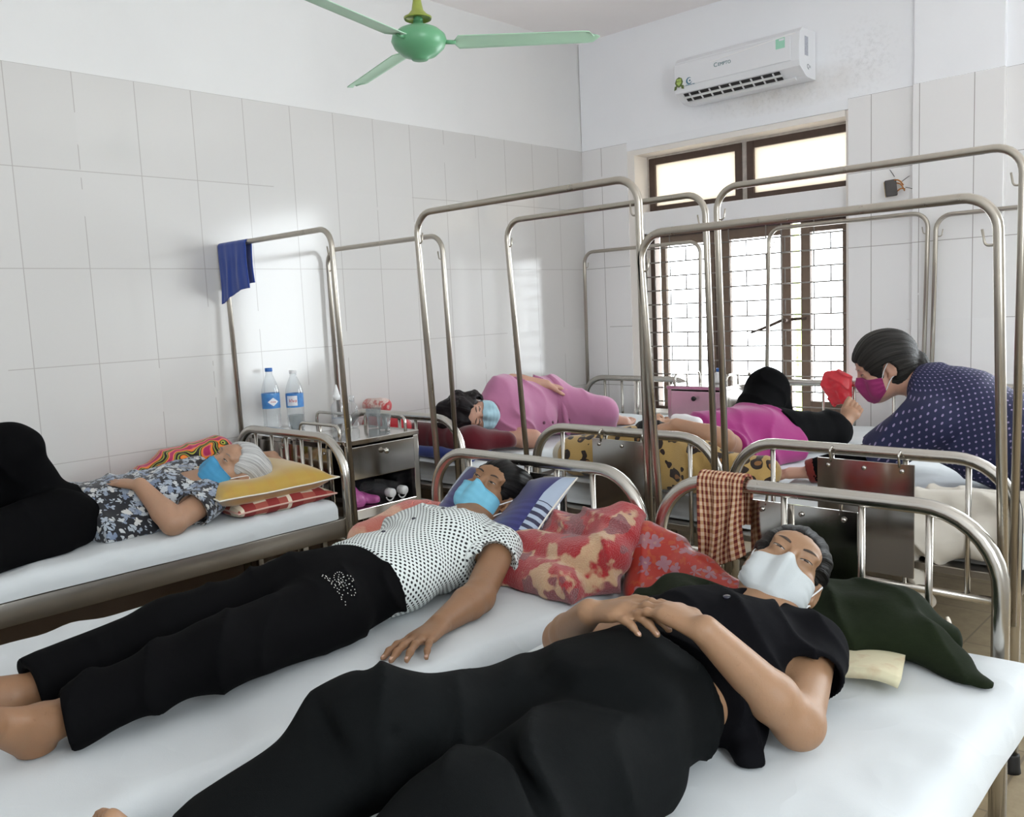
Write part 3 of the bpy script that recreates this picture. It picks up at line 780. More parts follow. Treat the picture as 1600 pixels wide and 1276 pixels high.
def hair_cap(t, c, M, mat, s=1., vox=.004, hl=.052, thick=.010, extra=None, lump=.0025, curl=0, face_r=(.066, .10, .105), face_c=(0, .115, -.045), low=-.055, side_low=None):
    """hair as a shell over the skull with a hairline; extra(F, T) may add locks, buns, curls"""
    c = np.array(c, float); T = lambda *p: c+M@(np.array(p, float)*s)
    F = Field()
    F.ell(T(0, -.018, .038), np.array((.0735+thick, .092+thick, .083+thick))*s, M, .01)
    F.ell(T(0, -.045, -.02), np.array((.062+thick*.6, .055+thick*.6, .07))*s, M, .03)
    if extra: extra(F, T)
    F.ell(T(*face_c), np.array(face_r)*s, M, .012, 's')
    F.ell(T(0, .10, hl-.055), np.array((.060, .075, .055))*s, M, .015, 's')
    for q in (-1, 1): F.ell(T(q*.078, -.002, -.012), np.array((.026, .022, .036))*s, M, .008, 's')
    def post(P, D):
        L = (P-c)@M/s
        ang = np.arctan2(L[..., 0], L[..., 2]+.02)
        st = np.sin(ang*46+2.0*wob(L, 38, 2))*.0011+np.sin(ang*21+1.5*wob(L, 25, 5))*.0014
        D = D-st*s*(1-.6*curl)
        if curl: D = D-curl*(.006*wob(L, 120, 4)+.005*wob(L, 70, 9))
        else: D = D-lump*wob(L, 30, 3)
        return np.maximum(D, (low-L[..., 2])*s)
    F.post.append(post)
    V, Fc = F.build(vox)
    L = (V-c)@M/s; ang = np.arctan2(L[:, 0], L[:, 2]+.02)
    return mesh('hair', V, Fc, mat, t, attrs={'strand': np.stack([L[:, 1], L[:, 2]*.3, ang*.1], 1)})
def hand_ops(F, wr, f, n, th, curls=None, spread=(.12, .03, -.06, -.15), thumb=((.62, .70, .35), (.35, .90, .30), (.1, .95, .25)), s=1., k=.006, nails=None, lens=None, flat=1.):
    """wr wrist, f toward the fingers, n out of the palm, th toward the thumb side"""
    f = nrm(f); n = np.array(n, float); n = nrm(n-f*(n@f)); th0 = np.cross(n, f); th = th0 if th0@np.array(th) > 0 else -th0
    wr = np.array(wr, float)
    curls = curls or [(.25, .3, .2)]*4
    offs = (.0265, .0090, -.0085, -.0255); dl = (.079, .083, .080, .072); rad = (.0088, .0090, .0085, .0074)
    lens = lens or ((.040, .024, .020), (.044, .027, .021), (.041, .025, .021), (.032, .019, .018))
    knk = []
    for i in range(4):
        K = wr+f*dl[i]*s+th*offs[i]*s-n*(.001 if i in (1, 2) else -.002)*s
        F.cone(wr+f*.004*s+th*offs[i]*.55*s, K, .0125*s, .0105*s, .010*s)
        knk.append(K)
    F.cone(wr+f*.03*s+n*.005*s, wr+f*.065*s+n*.003*s, .026*s, .030*s, .012*s, n=n, sq=.42)
    for i in range(4):
        d = f*math.cos(spread[i])+th*math.sin(spread[i]); p = knk[i]; ang = 0; r = rad[i]*s
        for j in range(3):
            ang += curls[i][j]; dd = d*math.cos(ang)+n*math.sin(ang)
            q = p+dd*lens[i][j]*s; r2 = r*(.93 if j < 2 else .84)
            F.cone(p, q, r, r2, k*s*(.8 if j else 1.2)); 
            if j < 2: F.ell(q-dd*.002*s-n*.001*s, r*1.07, None, .004*s)
            if j == 2 and nails is not None:
                bk = -n*math.cos(ang)+d*math.sin(ang); nails.append((q-dd*.003*s+bk*r2*.82, dd, bk, r2*.82))
            p, r = q, r2
    p = wr+f*.014*s+th*.016*s+n*.004*s; r = .0135*s
    for j, (w, ln) in enumerate(zip(thumb, (.040, .030, .024))):
        dd = nrm(th*w[0]+f*w[1]+n*w[2]); q = p+dd*ln*s; r2 = r*(.80 if j == 0 else .9)
        F.cone(p, q, r, r2, .010*s if j == 0 else .006*s); p, r = q, r2
    return knk
def add_nails(t, nails):
    for (p, d, b, r) in nails:
        x = nrm(np.cross(b, d)); M = np.stack([x, nrm(d), nrm(b)], 1)
        u = np.linspace(-1, 1, 7); v = np.linspace(-1, 1, 7); U, W = np.meshgrid(u, v, indexing='ij')
        sc = np.where(np.abs(W) > .6, np.sqrt(np.clip(1-((np.abs(W)-.6)/.45)**2, .05, 1)), 1)
        P = np.stack([U*r*.82*sc, W*r*.95, r*.30*(1-U**2*.8)-.0006-.0008*W**2], -1).reshape(-1, 3)
        mesh('fingernail', np.array(p)+P@M.T, gridfaces(7, 7), M_NAIL, t)
def arm_ops(F, sh, el, wr, r=(.046, .039, .036, .025), k=.02, n=None):
    sh, el, wr = map(lambda a: np.array(a, float), (sh, el, wr))
    F.cone(sh, el, r[0], r[1], k); F.ell(el, r[1]*1.0, None, .01)
    m = el+(wr-el)*.28
    F.cone(el, m, r[1]*.95, r[2]*1.06, .02); F.cone(m, wr, r[2]*1.06, r[3], .015, n=n, sq=.82 if n is not None else 1)
def foot_ops(F, an, toe, up, s=1., k=.012):
    an = np.array(an, float); d = nrm(np.array(toe, float)-an); up = np.array(up, float); up = nrm(up-d*(up@d)); x = np.cross(d, up)
    heel = an-d*.035*s-up*.035*s
    F.ell(an, .034*s, None, .015); F.ell(heel, (.030*s), None, .02)
    ball = an+d*.115*s-up*.042*s
    F.cone(heel+d*.02*s, ball, .030*s, .028*s, .02, n=up, sq=.85); F.cone(an+d*.01*s, ball-d*.01*s, .032*s, .022*s, .02)
    F.cone(ball-x*.022*s, ball+x*.024*s, .020*s, .018*s, .02)
    for i, (o, ln, r) in enumerate(((-.033, .056, .0125), (-.0115, .053, .0088), (.0055, .047, .0084), (.0215, .039, .0080), (.036, .030, .0080))):
        p = ball+x*o*s+d*.006*s; F.cone(p, p+d*ln*s*.6+up*.003*s, r*s, r*s, .004); F.cone(p+d*ln*s*.6+up*.003*s, p+d*ln*s-up*.003*s, r*s, r*s*.95, .002)
def floor_post(z0, soft=0.006):
    def g(P, D):
        d = z0-P[..., 2]; h = np.clip(.5-.5*(D-d)/soft, 0, 1); return D+(d-D)*h+soft*h*(1-h)
    return g
def fold_post(axis, freq, amp, seed, big=.0):
    return lambda P, D: D-amp*folds(P, axis, freq, seed)-amp*.6*wob(P, freq*.45, seed+2)-big*wob(P, 9, seed+7)
def torso_pat(V, neck, pelvis, n, arms, R=.135):
    ax = nrm(np.array(neck)-np.array(pelvis)); n = nrm(np.array(n)-ax*(np.array(n)@ax)); x = np.cross(ax, n)
    q = V-np.array(pelvis); u = q@ax; c = q-u[:, None]*ax; ang = np.arctan2(c@x, c@n)
    pat = np.stack([u, ang*R, 0*u], 1)
    for (a, b, lat) in arms:
        a = np.array(a, float); b = np.array(b, float); d = nrm(b-a); w = V-a; t_ = w@d; r = w-t_[:, None]*d
        x2 = nrm(np.cross(d, n)); n2 = np.cross(x2, d); m = (t_ > .0) & (np.linalg.norm(r, axis=1) < .085) & (((V-(np.array(a)))@x)*lat > -.01)
        pat[m] = np.stack([t_[m], np.arctan2(r[m]@x2, r[m]@n2)*.06, 0*t_[m]], 1)
    return pat
def person(loc, label):
    return thing('person', loc, label, 'person')
M_SK1 = skin_mat('skin_pale_aged', (.40, .24, .155)); M_SK2 = skin_mat('skin_tanned', (.25, .135, .070)); M_SK3 = skin_mat('skin_olive', (.30, .175, .098))
M_SK4 = skin_mat('skin_fair', (.52, .30, .22)); M_SK5 = skin_mat('skin_brown', (.40, .23, .145))
M_HGREY = hair_mat('grey_hair', (.28, .28, .28), (.62, .62, .61)); M_HBLK = hair_mat('black_hair', (.0022, .002, .002), (.0065, .0052, .0048))
M_HSALT = hair_mat('salt_and_pepper_hair', (.008, .0075, .007), (.034, .031, .028)); M_HCURL = hair_mat('curly_black_hair', (.004, .003, .004), (.016, .011, .012), 30)
M_DOTS = dots_mat('dotted_blouse_cloth', (.66, .71, .70), (.006, .006, .008), .0155, .29)
M_NAVY = dots_mat('navy_dotted_cloth', (.011, .014, .055), (.24, .20, .34), .027, .17)
M_FLORAL = floral_mat('floral_blouse_cloth', (.008, .009, .014), [(.17, .22, .32), (.38, .43, .49), (.58, .58, .56)], 36, .62, petal_n=5.)
M_PINK = cloth_mat('pink_pyjama_cloth', (.44, .17, .30), .85, .3, .06, 800, 12)
M_MAG = cloth_mat('magenta_cloth', (.27, .016, .14), .85, .15, .1, 800, 12)
M_CUFF = cloth_mat('red_cuff_cloth', (.16, .02, .015), .9, .2)
M_DENIM = cloth_mat('dark_denim_cloth', (.02, .035, .075), .9, .2, .4, 500, 40)
V_ = lambda *p: np.array(p, float)

# ---------------------------------------------------------------- in black, hands clasped, white mask (nearest bed)
def person_black():
    Z0 = .587; t = person((2.93, -3.7, Z0), 'person in black lying on the nearest bed with clasped hands and white mask')
    Hc = V_(2.94, -3.078, .778); M = headframe((-.965, -.105, .56), (.11, .82, .56))
    n = V_(.05, 0, 1); neck = V_(2.94, -3.195, .71); chest = V_(2.935, -3.33, .685); waist = V_(2.92, -3.54, .675); pel = V_(2.905, -3.72, .680)
    shL, elL, wrL = V_(3.07, -3.225, .69), V_(3.14, -3.435, .640), V_(3.035, -3.565, .825)
    shR, elR, wrR = V_(2.79, -3.20, .685), V_(2.61, -3.44, .67), V_(2.795, -3.575, .808)
    F = Field(); T = head_ops(F, Hc, M)
    F.cone(T(0, -.028, -.055), neck, .052, .050, .025)
    F.cone(pel, waist, .122, .115, .04, n=n, sq=.66); F.cone(waist, chest, .115, .14, .04, n=n, sq=.68); F.cone(chest, neck-V_(0, .02, 0), .13, .06, .04, n=n, sq=.7)
    F.cone(shL, neck, .045, .045, .03); F.cone(shR, neck, .045, .045, .03)
    arm_ops(F, shL, elL, wrL, (.046, .041, .040, .026)); arm_ops(F, shR, elR, wrR, (.044, .038, .036, .026))
    nails = []
    # left hand on top, fingers toward her right; right hand's fingers threaded between
    hand_ops(F, wrL, V_(-.96, .10, .20), V_(0, -.12, -1), V_(0, 1, 0), [(.20, .30, .35), (.22, .36, .42), (.24, .38, .42), (.22, .34, .40)], (.10, .03, -.04, -.11), ((.5, .85, -.1), (.0, 1, .1), (-.1, 1, .2)), 1.0, .004, nails)
    hand_ops(F, wrR+V_(0, .010, .0), V_(.93, -.06, .24), V_(.1, .1, -1), V_(0, 1, 0), [(.24, .30, .3), (.26, .34, .40), (.28, .36, .40), (.26, .34, .4)], (.11, .03, -.04, -.12), ((.55, .8, -.1), (.1, 1, -.1), (.05, 1, .1)), 1.0, .004, nails)
    hipL, knL, anL = V_(2.975, -3.74, .68), V_(2.99, -4.09, .70), V_(2.98, -4.42, .645)
    hipR, knR, anR = V_(2.82, -3.76, .68), V_(2.76, -4.07, .745), V_(2.735, -4.345, .645)
    for h, k_, a, toe in ((hipL, knL, anL, V_(3.06, -4.46, .80)), (hipR, knR, anR, V_(2.725, -4.395, .80))):
        F.cone(h, k_, .075, .05, .03); F.cone(k_, a, .048, .030, .02); foot_ops(F, a, toe, V_(0, 1, .2))
    F.post.append(floor_post(Z0+.002))
    V, Q = F.build(.0042)
    body = mesh('body', V, Q, M_SK3, t)
    add_nails(t, nails)
    face_parts(t, body, Hc, M, 1., (.30, .30), (0, -.0012), M_BROW, .0034)
    face_mask(t, Hc, M, M_MASKW, 1., 'fit', ztop=-.018, noseup=.015, side=(-.028, -.066), tmax=1.32)
    def ex(F, T):
        F.ell(T(.01, -.085, -.02), (.055, .05, .055), M, .03); F.ell(T(-.03, -.10, .02), (.05, .045, .05), M, .03)
    hair_cap(t, Hc, M, M_HBLK, 1., .0042, hl=.066, extra=ex, low=-.075)
    # blouse
    S = Field(); hem = V_(2.925, -3.530, .67)
    cut = [(hem, V_(.10, -1, -.02))]
    S.cone(pel, waist, .150, .150, .04, n=n, sq=.70, cuts=cut); S.cone(waist, chest, .150, .160, .04, n=n, sq=.69, cuts=cut)
    S.cone(chest, neck+V_(0, -.01, -.004), .150, .066, .05, n=n, sq=.74)
    for q in (-1, 1): S.ell(chest+V_(q*.062, -.02, .068), (.062, .068, .045), None, .05)
    slv = shL+(elL-shL)*.42; slv2 = shR+(elR-shR)*.42
    S.cone(shL, slv+(slv-shL)*.5, .062, .070, .035, cuts=[(slv, elL-shL+V_(0, .05, 0))]); S.cone(shR, slv2+(slv2-shR)*.5, .062, .068, .035, cuts=[(slv2, elR-shR)])
    S.cone(shL, neck, .060, .055, .03); S.cone(shR, neck, .060, .055, .03)
    S.cone(slv-(slv-shL)*.15, elL, .056, .050, .008, 's'); S.cone(slv2-(slv2-shR)*.15, elR, .052, .048, .008, 's')
    S.cone(V_(3.05, -3.45, .61), V_(3.09, -3.53, .60), .040, .028, .03)
    # open V neck
    S.cone(T(0, -.02, -.07), neck, .060, .060, .012, 's'); S.ell(neck+V_(.02, -.045, .062), (.04, .055, .035), None, .015, 's')
    S.post += [fold_post(V_(.6, .8, .2), 70, .0065, 1, .006), floor_post(Z0+.003)]
    V, Q = S.build(.0052)
    sh = mesh('blouse', V, Q, M_BLACKTOP, t)
    for p_ in ((.012, -3.33), (.020, -3.39), (.024, -3.46)):
        pass
    M_BTN = plain('dark_button', (.03, .03, .045), .25)
    for (x, y) in ((2.955, -3.285), (2.962, -3.36), (2.965, -3.435)):
        z = .9; P = np.array([[x, y, z]])
        for _ in range(60): z -= np.clip(S.at(np.array([[x, y, z]]))[0]*.7, -.01, .01)
        mesh('button', *lathe([(.0001, .003), (.006, .0032), (.008, .002), (.008, -.002)], 14, (x, y, z)), M_BTN, t)
    # loose trousers
    S = Field(); wl = V_(2.92, -3.540, .70)
    cutw = [(wl, V_(.04, 1, .10))]
    S.cone(pel+V_(0, -.02, 0), waist+V_(0, .1, .0), .165, .150, .04, n=n, sq=.70, cuts=cutw)
    S.ell(V_(2.92, -3.70, .735), (.14, .13, .075), None, .05); S.ell(V_(2.985, -3.63, .655), (.095, .10, .075), None, .04, cuts=cutw)
    for h, k_, a, rr in ((hipL, knL, anL, (.118, .098, .092)), (hipR, knR, anR, (.112, .092, .098))):
        S.cone(h, k_, rr[0], rr[1], .05, n=n, sq=.92); ce = k_+(a-k_)*.88
        S.cone(k_, a, rr[1], rr[2], .04, n=n, sq=.8, cuts=[(ce, a-k_)])
        S.cone(k_+(a-k_)*.7, a+(a-k_)*.2, .052, .06, .01, 's')
    S.cone(V_(3.04, -3.70, .62), V_(3.03, -3.95, .62), .035, .03, .04); S.cone(V_(2.80, -3.72, .62), V_(2.72, -3.95, .62), .05, .05, .05)
    for a_, b_, r_ in (((2.895, -3.85, .805), (3.075, -3.72, .775), .012), ((2.89, -3.84, .805), (2.775, -3.70, .785), .011), ((2.90, -3.82, .80), (2.885, -4.25, .74), .022), ((2.70, -4.02, .85), (2.84, -4.09, .79), .010), ((2.68, -4.12, .84), (2.84, -4.17, .77), .012), ((2.92, -3.98, .80), (3.09, -4.04, .74), .010)):
        S.cone(a_, b_, r_, r_*.6, .03, 's')
    S.post += [fold_post(V_(.75, .6, .2), 52, .0115, 4, .010), floor_post(Z0+.003)]
    V, Q = S.build(.0062)
    mesh('trousers', V, Q, M_BLACKGREEN, t)
    t.location = t.location+Vector((.030, -.039, .024))
person_black()

# ---------------------------------------------------------------- dotted blouse, blue mask (second bed)
def person_dotted():
    Z0 = .627; t = person((2.02, -3.7, Z0), 'person in black-dotted white blouse and blue mask lying on the middle bed')
    Hc = V_(1.885, -2.925, .818); M = headframe((-.91, .03, .41), (.13, .76, .64))
    n = V_(.06, 0, 1); neck = V_(1.92, -3.06, .755); chest = V_(1.955, -3.23, .735); waist = V_(1.995, -3.45, .722); pel = V_(2.02, -3.67, .722)
    shL, elL, wrL = V_(2.115, -3.125, .725), V_(2.235, -3.335, .668), V_(2.29, -3.52, .662)
    shR, elR, wrR = V_(1.765, -3.09, .735), V_(1.64, -3.28, .68), V_(1.63, -3.46, .655)
    F = Field(); T = head_ops(F, Hc, M)
    F.cone(T(0, -.028, -.055), neck, .052, .052, .025)
    F.cone(pel, waist, .13, .12, .04, n=n, sq=.66); F.cone(waist, chest, .12, .135, .04, n=n, sq=.68); F.cone(chest, neck-V_(0, .02, 0), .13, .06, .04, n=n, sq=.7)
    F.cone(shL, neck, .045, .045, .03); F.cone(shR, neck, .045, .045, .03)
    arm_ops(F, shL, elL, wrL, (.046, .041, .040, .027)); arm_ops(F, shR, elR, wrR, (.044, .038, .036, .025))
    nails = []
    hand_ops(F, wrL, V_(.27, -.95, -.04), V_(.12, 0, -1), V_(-1, -.1, 0), [(-.02, .22, .16), (-.04, .26, .18), (-.02, .28, .18), (.06, .3, .2)], (.24, .06, -.12, -.34), ((.45, .85, .45), (.1, 1, .2), (0, 1, .1)), 1.06, .005, nails)
    hand_ops(F, wrR, V_(-.05, -1, -.03), V_(0, 0, -1), V_(1, 0, 0), None, s=.95)
    hipL, knL, anL = V_(2.115, -3.70, .715), V_(2.165, -4.03, .725), V_(2.115, -4.345, .680)
    hipR, knR, anR = V_(1.93, -3.70, .715), V_(1.955, -4.02, .725), V_(1.935, -4.335, .680)
    for h, k_, a, toe in ((hipL, knL, anL, V_(2.18, -4.45, .81)), (hipR, knR, anR, V_(1.88, -4.45, .81))):
        F.cone(h, k_, .075, .05, .03); F.cone(k_, a, .048, .034, .02); foot_ops(F, a, toe, V_(0, 1, .3), 1.05)
    F.post.append(floor_post(Z0+.002))
    V, Q = F.build(.0045); mesh_b = mesh('body', V, Q, M_SK2, t); add_nails(t, nails[:4])
    face_parts(t, mesh_b, Hc, M, 1., (.36, .36), (0, -.001), M_BROW, .0030)
    face_mask(t, Hc, M, M_MASKB, 1., 'pleat', ztop=-.020, noseup=.008, side=(-.024, -.078), tmax=1.15)
    def ex(F, T):
        F.ell(T(-.02, -.085, .01), (.07, .05, .07), M, .03); F.ell(T(-.03, -.07, .10), (.05, .06, .05), M, .04); F.ell(T(-.07, -.05, .04), (.03, .05, .07), M, .02)
    hair_cap(t, Hc, M, M_HBLK, 1., .0045, hl=.060, thick=.014, extra=ex, low=-.07)
    S = Field(); hem = V_(2.0, -3.535, .70); cut = [(hem, V_(.05, -1, .0))]
    S.cone(pel, waist, .170, .150, .04, n=n, sq=.62, cuts=cut); S.cone(waist, chest, .150, .155, .05, n=n, sq=.66, cuts=cut)
    S.cone(chest, neck+V_(0, -.02, -.004), .152, .070, .05, n=n, sq=.74)
    for q in (-1, 1): S.ell(chest+V_(q*.066, -.01, .06), (.064, .070, .042), None, .05)
    sL = shL+(elL-shL)*.50; sR = shR+(elR-shR)*.5
    S.cone(shL, elL, .064, .080, .035, cuts=[(sL, elL-shL)]); S.cone(shR, elR, .06, .07, .035, cuts=[(sR, elR-shR)])
    S.cone(shL, neck, .060, .052, .03); S.cone(shR, neck, .060, .052, .03)
    S.cone(sL-(sL-shL)*.3, elL, .060, .060, .006, 's')
    S.cone(T(0, -.02, -.06), neck, .060, .060, .01, 's'); S.ell(neck+V_(.03, -.03, .06), (.035, .045, .035), None, .012, 's')
    S.cone(neck+V_(-.055, .0, .035), neck+V_(.0, -.055, .058), .010, .012, .012); S.cone(neck+V_(.075, -.0, .02), neck+V_(.035, -.06, .052), .011, .012, .012)
    S.post += [fold_post(V_(.35, .9, .2), 60, .0060, 11, .006), floor_post(Z0+.003)]
    V, Q = S.build(.005); V = relax(V, Q, 1)
    pat = torso_pat(V, neck, pel, n, [(shL, elL, 1)], .14)
    mesh('blouse', V, Q, M_DOTS, t, attrs={'pat': pat})
    def top(x, y):
        z = .95
        for _ in range(70): z -= np.clip(S.at(np.array([[x, y, z]]))[0]*.7, -.01, .01)
        return z
    for (x, y) in ((1.955, -3.19), (1.965, -3.31), (1.98, -3.43)):
        mesh('button', *lathe([(.0001, .003), (.005, .003), (.006, .001), (.006, -.002)], 12, (x, y, top(x, y))), plain('dark_button', (.03, .03, .045), .25), t)
    S = Field(); wl = V_(2.0, -3.52, .70); cw = [(wl, V_(0, 1, .1))]
    S.cone(pel, waist+V_(0, .1, 0), .156, .138, .04, n=n, sq=.64, cuts=cw); S.ell(V_(2.015, -3.66, .755), (.12, .13, .06), None, .05)
    for h, k_, a, rr in ((hipL, knL, anL, (.095, .078, .070)), (hipR, knR, anR, (.092, .076, .068))):
        S.cone(h, k_, rr[0], rr[1], .03, n=n, sq=.95); ce = k_+(a-k_)*.90
        S.cone(k_, a, rr[1], rr[2], .03, n=n, sq=.9, cuts=[(ce, a-k_)]); S.cone(k_+(a-k_)*.82, a+(a-k_)*.2, .046, .05, .008, 's')
    S.post += [fold_post(V_(.45, .9, .1), 55, .0085, 15, .008), floor_post(Z0+.003)]
    V, Q = S.build(.006); tr = mesh('trousers', V, Q, M_BLACKCLOTH, t)
    # small trefoil of rhinestones with a line of script under it, on the thigh
    M_RHI = plain('rhinestone', (.75, .74, .70), .2, .3)
    st = []
    cx, cy = 2.165, -3.715
    def stone(a, b_, r=.0013):
        x = cx+a; y = cy+b_; z = .95
        for _ in range(60): z -= np.clip(S.at(np.array([[x, y, z]]))[0]*.7, -.01, .01)
        st.append(lathe([(.0001, .0012), (r*.7, .001), (r, 0), (r, -.001)], 6, (x, y, z)))
    for th, ln in ((PI/2-.80, .040), (PI/2, .044), (PI/2+.80, .040)):
        for k in range(13):
            a = k/13*2*PI; lx = ln*.55+ln*.45*math.cos(a); ly = .0105*math.sin(a)
            # leaf outline, leaf points toward the waist
            stone(lx*math.cos(th)-ly*math.sin(th), lx*math.sin(th)+ly*math.cos(th))
        for k in (.35, .55, .75): stone(ln*k*math.cos(th), ln*k*math.sin(th))
    for k in range(24): stone(-.040+.08*k/23, -.011-.0045*math.sin(k*1.9), .0014)
    mesh('rhinestone_emblem', *join(*st), M_RHI, tr)
person_dotted()

# ---------------------------------------------------------------- floral top, grey hair (bed by the wall)
def person_floral():
    Z0 = .668; t = person((.6, -3.7, Z0), 'grey-haired person in dark floral top lying by the wall with one knee raised')
    Hc = V_(.755, -3.19, .838); M = headframe((-.84, .22, .48), (.30, .72, .62))
    n = V_(.22, 0, 1); neck = V_(.68, -3.285, .785); chest = V_(.645, -3.40, .757); waist = V_(.60, -3.57, .748); pel = V_(.585, -3.77, .748)
    shL, elL, wrL = V_(.80, -3.315, .755), V_(.885, -3.50, .715), V_(.745, -3.545, .842)
    shR, elR, wrR = V_(.47, -3.27, .80), V_(.42, -3.02, .80), V_(.60, -2.92, .835)
    F = Field(); T = head_ops(F, Hc, M)
    F.cone(T(0, -.028, -.055), neck, .05, .05, .025)
    F.cone(pel, waist, .13, .13, .04, n=n, sq=.68); F.cone(waist, chest, .13, .135, .04, n=n, sq=.68); F.cone(chest, neck-V_(0, .02, 0), .12, .06, .04, n=n, sq=.7)
    F.cone(shL, neck, .045, .045, .03); F.cone(shR, neck, .045, .045, .03)
    arm_ops(F, shL, elL, wrL, (.047, .042, .040, .027)); arm_ops(F, shR, elR, wrR, (.044, .038, .036, .025))
    nails = []
    hand_ops(F, wrL, V_(-.88, -.40, .10), V_(.05, .0, -1), V_(-.3, .9, 0), [(.12, .2, .2)]*4, (.12, .04, -.05, -.14), s=.95, nails=nails)
    hand_ops(F, wrR, V_(.85, .1, -.25), V_(-.1, -.5, -1), V_(0, -1, .2), [(.5, .6, .4)]*4, (.05, 0, -.03, -.06), s=.95)
    hipR, knR, anR = V_(.50, -3.80, .755), V_(.60, -3.90, 1.00), V_(.48, -4.10, .735)
    hipL, knL, anL = V_(.70, -3.80, .755), V_(.80, -4.12, .745), V_(.66, -4.42, .71)
    for h, k_, a, toe in ((hipL, knL, anL, V_(.60, -4.52, .75)), (hipR, knR, anR, V_(.48, -4.22, .70))):
        F.cone(h, k_, .075, .05, .03); F.cone(k_, a, .048, .030, .02); foot_ops(F, a, toe, V_(.2, 0, 1))
    F.post.append(floor_post(Z0+.002)); V, Q = F.build(.005)
    b = mesh('body', V, Q, M_SK1, t); add_nails(t, nails)
    face_parts(t, b, Hc, M, 1., (.42, .42), (.001, .0005), M_BROWG, .0026)
    face_mask(t, Hc, M, M_MASKD, 1., 'pleat', ztop=-.020, noseup=.008, side=(-.024, -.078), tmax=1.15)
    hair_cap(t, Hc, M, M_HGREY, 1., .005, hl=.088, thick=.012, lump=.004, low=-.05, face_r=(.070, .10, .132), extra=lambda F, T: F.ell(T(-.01, -.075, .05), (.066, .055, .07), M, .03))
    S = Field(); hem = V_(.6, -3.705, .76); cut = [(hem, V_(.03, -1, .05))]
    S.cone(pel, waist, .168, .160, .04, n=n, sq=.64, cuts=cut); S.cone(waist, chest, .160, .160, .05, n=n, sq=.66, cuts=cut); S.cone(chest, neck, .15, .07, .05, n=n, sq=.76)
    S.cone(V_(.74, -3.45, .70), V_(.76, -3.70, .695), .05, .055, .05, cuts=cut)
    for q in (-1, 1): S.ell(chest+V_(q*.066, -.05, .05), (.066, .075, .04), None, .05)
    sL = shL+(elL-shL)*.50; sR = shR+(elR-shR)*.45
    S.cone(shL, elL, .064, .082, .035, cuts=[(sL, elL-shL)]); S.cone(shR, elR, .06, .066, .035, cuts=[(sR, elR-shR)])
    S.cone(shL, neck, .058, .052, .03); S.cone(shR, neck, .058, .052, .03); S.cone(sL-(sL-shL)*.3, elL, .062, .062, .006, 's')
    S.cone(T(0, -.02, -.06), neck, .058, .06, .01, 's'); S.ell(neck+V_(.03, -.03, .055), (.05, .05, .03), None, .012, 's')
    S.post += [fold_post(V_(.4, .9, .2), 56, .0065, 21, .006), floor_post(Z0+.003)]
    V, Q = S.build(.006); mesh('blouse', V, Q, M_FLORAL, t)
    S = Field(); cw = [(V_(.6, -3.69, .76), V_(0, 1, -.05))]
    S.cone(pel, waist, .160, .15, .04, n=n, sq=.66, cuts=cw)
    for h, k_, a, rr in ((hipL, knL, anL, (.115, .10, .085)), (hipR, knR, anR, (.118, .088, .10))):
        S.cone(h, k_, rr[0], rr[1], .04); S.ell(k_, rr[1]*.98, None, .03); ce = k_+(a-k_)*.9
        S.cone(k_, a, rr[1], rr[2], .04, cuts=[(ce, a-k_)]); S.cone(k_+(a-k_)*.8, a+(a-k_)*.2, .05, .05, .008, 's')
    S.cone(V_(.78, -3.85, .70), V_(.86, -4.15, .70), .05, .06, .05)
    S.post += [fold_post(V_(.5, .7, .4), 50, .010, 25, .009), floor_post(Z0+.003)]
    V, Q = S.build(.007); mesh('trousers', V, Q, M_BLACKCLOTH, t)
person_floral()

